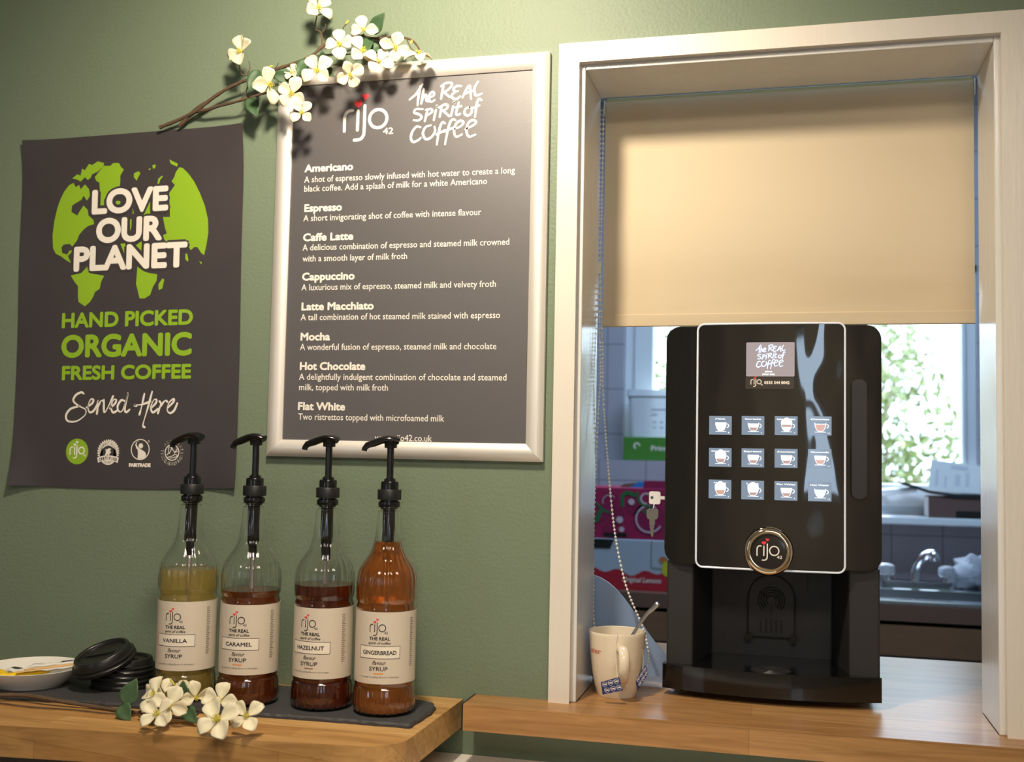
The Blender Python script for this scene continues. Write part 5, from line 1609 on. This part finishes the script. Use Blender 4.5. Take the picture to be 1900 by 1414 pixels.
for u0, u1, v0, v1 in ((.12, .17, .15, .7), (.3, .34, .1, .5), (.4, .75, .78, .9), (.5, .6, .2, .6), (.7, .78, .2, .7)):
    Q = lambda u, v: pq[0].lerp(pq[1], u).lerp(pq[3].lerp(pq[2], u), v) + Vector((0, -.0006, 0))
    b.add([Q(u0, v0), Q(u1, v0), Q(u1, v1), Q(u0, v1)], [(0, 1, 2, 3)], 1)
tag(b.build('paper_sheet', [pm('bright_paper', srgb(236, 238, 242), .7), pm('faint_print', srgb(212, 217, 228), .7)], loc=pq[0]), 'printed white paper propped on the magazine against the far window', 'paper')
# boxes on the left
def KP(y):
    def T(x, z):
        return Vector((x, y, z))
    return T
y0 = 1.335
xl, xr = .015, .3244
z1, z2 = 1.0346, 1.1718
t = thing('drinks_box', 'white and red drinks carton at the bottom of the pair on the kitchen worktop', 'box', ((xl + xr) / 2, y0 + .1, .9005))
MB().box((xl, y0, .9005), (xr, y0 + .2, z1)).build('carton', pm('carton_white', srgb(184, 192, 208), .5), t, bevel=.002)
b = MB()
A, B2, B3 = KP(y0 - .0008), KP(y0 - .0014), KP(y0 - .002)
H = z1 - .9005
wv = [(xl + (xr - xl) * k / 30, .9005 + H * (.36 + .05 * sin(k * .9) + .03 * sin(k * .37))) for k in range(31)]
area2d(b, [(xl + .0005, .901)] + wv + [(xr - .0005, .901)], A, 0)
px = lambda x: .0371 + (x - 1100) * .0015
put_text(b, 'Original Lemons', px(1153), .9005 + H * .16, px(1222) - px(1153), H * .1, B2, .0003, 1, .25)
area2d(b, [(xl + .001, z1 - .001), (px(1138), z1 - .001), (px(1131), z1 - H * .2), (xl + .001, z1 - H * .2)], A, 2)
disc(b, px(1226), .9005 + H * .62, .012, A, 3, 20, .009)
disc(b, px(1232), .9005 + H * .45, .013, B2, 4, 20, .02)
ribbon(b, [(p[0], p[1]) for p in smooth([(px(1205), z1 - .002), (px(1205), .9005 + H * .55), (px(1208), .9005 + H * .46), (px(1235), .9005 + H * .45)], 4)], .003, A, 5)
b.build('carton_print', [pm('carton_red', srgb(184, 32, 52), .5), M['ink'], M['blacktrim'], pm('carton_orange', srgb(200, 120, 70), .5), pm('lemon_yellow', srgb(206, 200, 40), .5), pm('carton_grey', srgb(140, 150, 160), .5)], t)
t = thing('fruit_print_box', 'magenta box printed with cherries on top of the white and red carton', 'box', ((xl + xr) / 2, y0 + .1, z1))
MB().box((xl, y0 + .004, z1), (xr, y0 + .19, z2)).build('carton', pm('carton_magenta', srgb(170, 30, 84), .5), t, bevel=.002)
MB().prism([(px(1188), z2), (px(1245), z2), (px(1245), z2 + .022), (px(1190), z2 + .020)], 'y', y0 + .005, y0 + .0075).build('lid_flap', pm('flap_magenta', srgb(160, 30, 80), .5), t)
b = MB()
A, B2, B3 = KP(y0 + .0034), KP(y0 + .0028), KP(y0 + .0022)
H = z2 - z1
pz = lambda y: z2 + (905 - y) * H / 96
for x, y, r_ in ((1128, 932, 17), (1142, 958, 15), (1130, 985, 15), (1172, 940, 15), (1200, 962, 30), (1112, 960, 11)):
    disc(b, px(x), pz(y), r_ * H / 96, A, 0, 28)
for x, y, r0, r1, a0, a1 in ((1200, 962, 23, 26, 60, 330), (1128, 932, 12, 13.5, 40, 200), (1194, 924, 8, 11, 60, 280)):
    ring(b, px(x), pz(y), r0 * H / 96, r1 * H / 96, B2, 1, 24, a0, a1)
for x, y, r_ in ((1168, 931, 6), (1147, 965, 6.5), (1151, 983, 5), (1205, 976, 4)):
    disc(b, px(x), pz(y), r_ * H / 96, B3, 1, 18)
for pts, w in ((((1105, 936), (1118, 948), (1128, 952)), 4), (((1152, 938), (1152, 920), (1162, 914), (1172, 918)), 7), (((1178, 912), (1182, 930), (1194, 938), (1206, 938)), 4), (((1105, 968), (1112, 950)), 8), (((1190, 948), (1200, 952)), 5)):
    ribbon(b, [(p[0], p[1]) for p in smooth([(px(x), pz(y)) for x, y in pts], 4)], w * H / 96, B2, 2)
area2d(b, [(px(x), pz(y)) for x, y in ((1119, 990), (1160, 990), (1161, 997), (1119, 997))], B3, 3)
b.build('carton_print', [pm('cherry_dark', srgb(150, 26, 80), .5), pm('print_pink_white', srgb(226, 200, 214), .5), pm('print_green', srgb(30, 120, 70), .5), M['blacktrim']], t)
b = MB().prism([(px(1161), z2), (px(1188), z2), (px(1188), z2 + .0165), (px(1174), z2 + .015)], 'y', y0 + .05, y0 + .13)
tag(b.build('blue_packet', pm('blue_packet_card', srgb(40, 130, 200), .5), loc=(px(1175), y0 + .09, z2)), 'small blue packet on top of the magenta box', 'packet')
b = MB().prism([(px(1141), z2), (px(1160.5), z2), (px(1164), z2 + .012), (px(1150), z2 + .010)], 'y', y0 + .05, y0 + .12)
tag(b.build('brown_packet', pm('brown_packet_card', srgb(120, 90, 76), .6), loc=(px(1155), y0 + .09, z2)), 'small brown packet on the magenta box, left of the blue one', 'packet')
# on the tiled ledge
yg = 1.83
gx0_, gx1_ = .0423, .3023
gz = 1.3166
t = thing('green_box', 'flat green box on the tiled ledge under the clear tub', 'box', (gx0_ + .13, yg + .05, 1.2435))
MB().box((gx0_, yg, 1.2435), (gx1_, yg + .11, gz)).build('carton', pm('carton_green', srgb(72, 134, 46), .5), t, bevel=.002)
b = MB()
A = KP(yg - .0008)
ring(b, gx0_ + .042, 1.2435 + (gz - 1.2435) * .62, .006, .0105, A, 0, 18, 0, 250)
put_text(b, 'Print', gx0_ + .087, 1.2435 + (gz - 1.2435) * .42, .05, .016, A, .0006)
b.build('carton_print', M['ink'], t)
tz = 1.4659
m = glass_mat('frosted_tub_plastic', srgb(232, 238, 246), .35, 1.3, .35)
t = thing('plastic_tub', 'translucent white lidded tub on top of the green box', 'tub', (gx0_ + .13, yg + .05, gz))
b = MB()
for (xa_, xb_, ya, yb), z in (((gx0_ + .02, gx1_ - .01, yg + .012, yg + .10), gz), ((gx0_ + .008, gx1_, yg + .004, yg + .108), tz - .022)):
    pass
lo, hi = rrect(gx0_ + .020, yg + .012, gx1_ - .012, yg + .10, .016, 5), rrect(gx0_ + .010, yg + .004, gx1_ - .002, yg + .108, .018, 5)
n = len(lo)
b.add([(x, y, gz + .0005) for x, y in lo] + [(x, y, tz - .02) for x, y in hi], [(i, (i + 1) % n, (i + 1) % n + n, i + n) for i in range(n)], 0, True)
b.add([(x, y, gz + .0005) for x, y in lo], [tuple(reversed(range(n)))])
b.add([(x, y, tz - .02) for x, y in hi], [tuple(range(n))])
b.build('tub_body', m, t)
b = MB().prism(rrect(gx0_ + .006, yg, gx1_ + .002, yg + .112, .018, 5), 'z', tz - .02, tz); b.build('lid', m, t, bevel=.003)
b = MB()
A = KP(yg + .0045)
for k, (dx, dz, w_) in enumerate(((.085, .085, .05), (.085, .070, .02), (.09, .045, .012), (.112, .045, .012), (.09, .028, .012), (.112, .028, .012))):
    area2d(b, [(gx0_ + dx, gz + dz), (gx0_ + dx + w_, gz + dz), (gx0_ + dx + w_, gz + dz + .004), (gx0_ + dx, gz + dz + .004)], A, 0)
b.build('tub_marks', pm('tub_print', srgb(170, 176, 190), .5), t)

# ------------------------------------------------------------------ garden outside the far window
b = MB().box((-8, 2.16, -.25), (9, 16, -.2)); o = struct(b.build('ground', pm('lawn', srgb(110, 140, 70), .9, var=.3, scale=6)))
t = thing('garden_shrub', 'sunlit leafy shrub growing outside the far kitchen window', 'shrub', (1.0, 4.6, -.2))
rnd = random.Random(4)
b, tw = MB(), MB()
vs, fs = [], []
lobes = [(.75, 4.6, 1.5, .75, .55), (.45, 4.8, 1.0, .8, .6), (1.2, 4.7, .95, .6, .5), (.2, 4.7, 1.7, .6, .6), (.95, 4.9, 1.85, .4, .35), (-.3, 4.8, 1.2, .7, .7)]
for k in range(9000):
    L = lobes[rnd.choices(range(6), weights=[4, 3, 3, 3, 1.5, 2])[0]]
    d = Vector((rnd.gauss(0, 1), rnd.gauss(0, 1), rnd.gauss(0, 1))).normalized() * (rnd.random() ** .45)
    p = Vector((L[0] + d.x * L[3], L[1] + d.y * .5, L[2] + d.z * L[4]))
    a = Vector((rnd.gauss(0, 1), rnd.gauss(0, 1), rnd.gauss(0, 1))).normalized()
    c = a.cross(Vector((rnd.gauss(0, 1), rnd.gauss(0, 1), rnd.gauss(0, 1)))).normalized()
    s_ = rnd.uniform(.014, .030)
    o = len(vs)
    vs += [p - a * s_ * 1.5, p + c * s_ * .6, p + a * s_ * 1.5, p - c * s_ * .6]
    fs.append((o, o + 1, o + 2, o + 3))
b.add(vs, fs)
b.build('foliage', pm('shrub_leaves', srgb(138, 146, 100), .45, var=.6, scale=25), t)
for k in range(26):
    L = lobes[rnd.randrange(6)]
    e = Vector((L[0] + rnd.uniform(-.5, .5) * L[3], L[1] + rnd.uniform(-.3, .3), L[2] + rnd.uniform(-.2, .9) * L[4]))
    base = Vector((.7 + rnd.uniform(-.25, .25), 4.75 + rnd.uniform(-.1, .1), -.2))
    tw.tube(smooth([base, base.lerp(e, .5) + Vector((rnd.uniform(-.1, .1), 0, .1)), e], 5), [.022 - .0015 * i for i in range(11)], 5)
tw.build('branches', pm('shrub_bark', srgb(150, 128, 112), .8, var=.2), t)
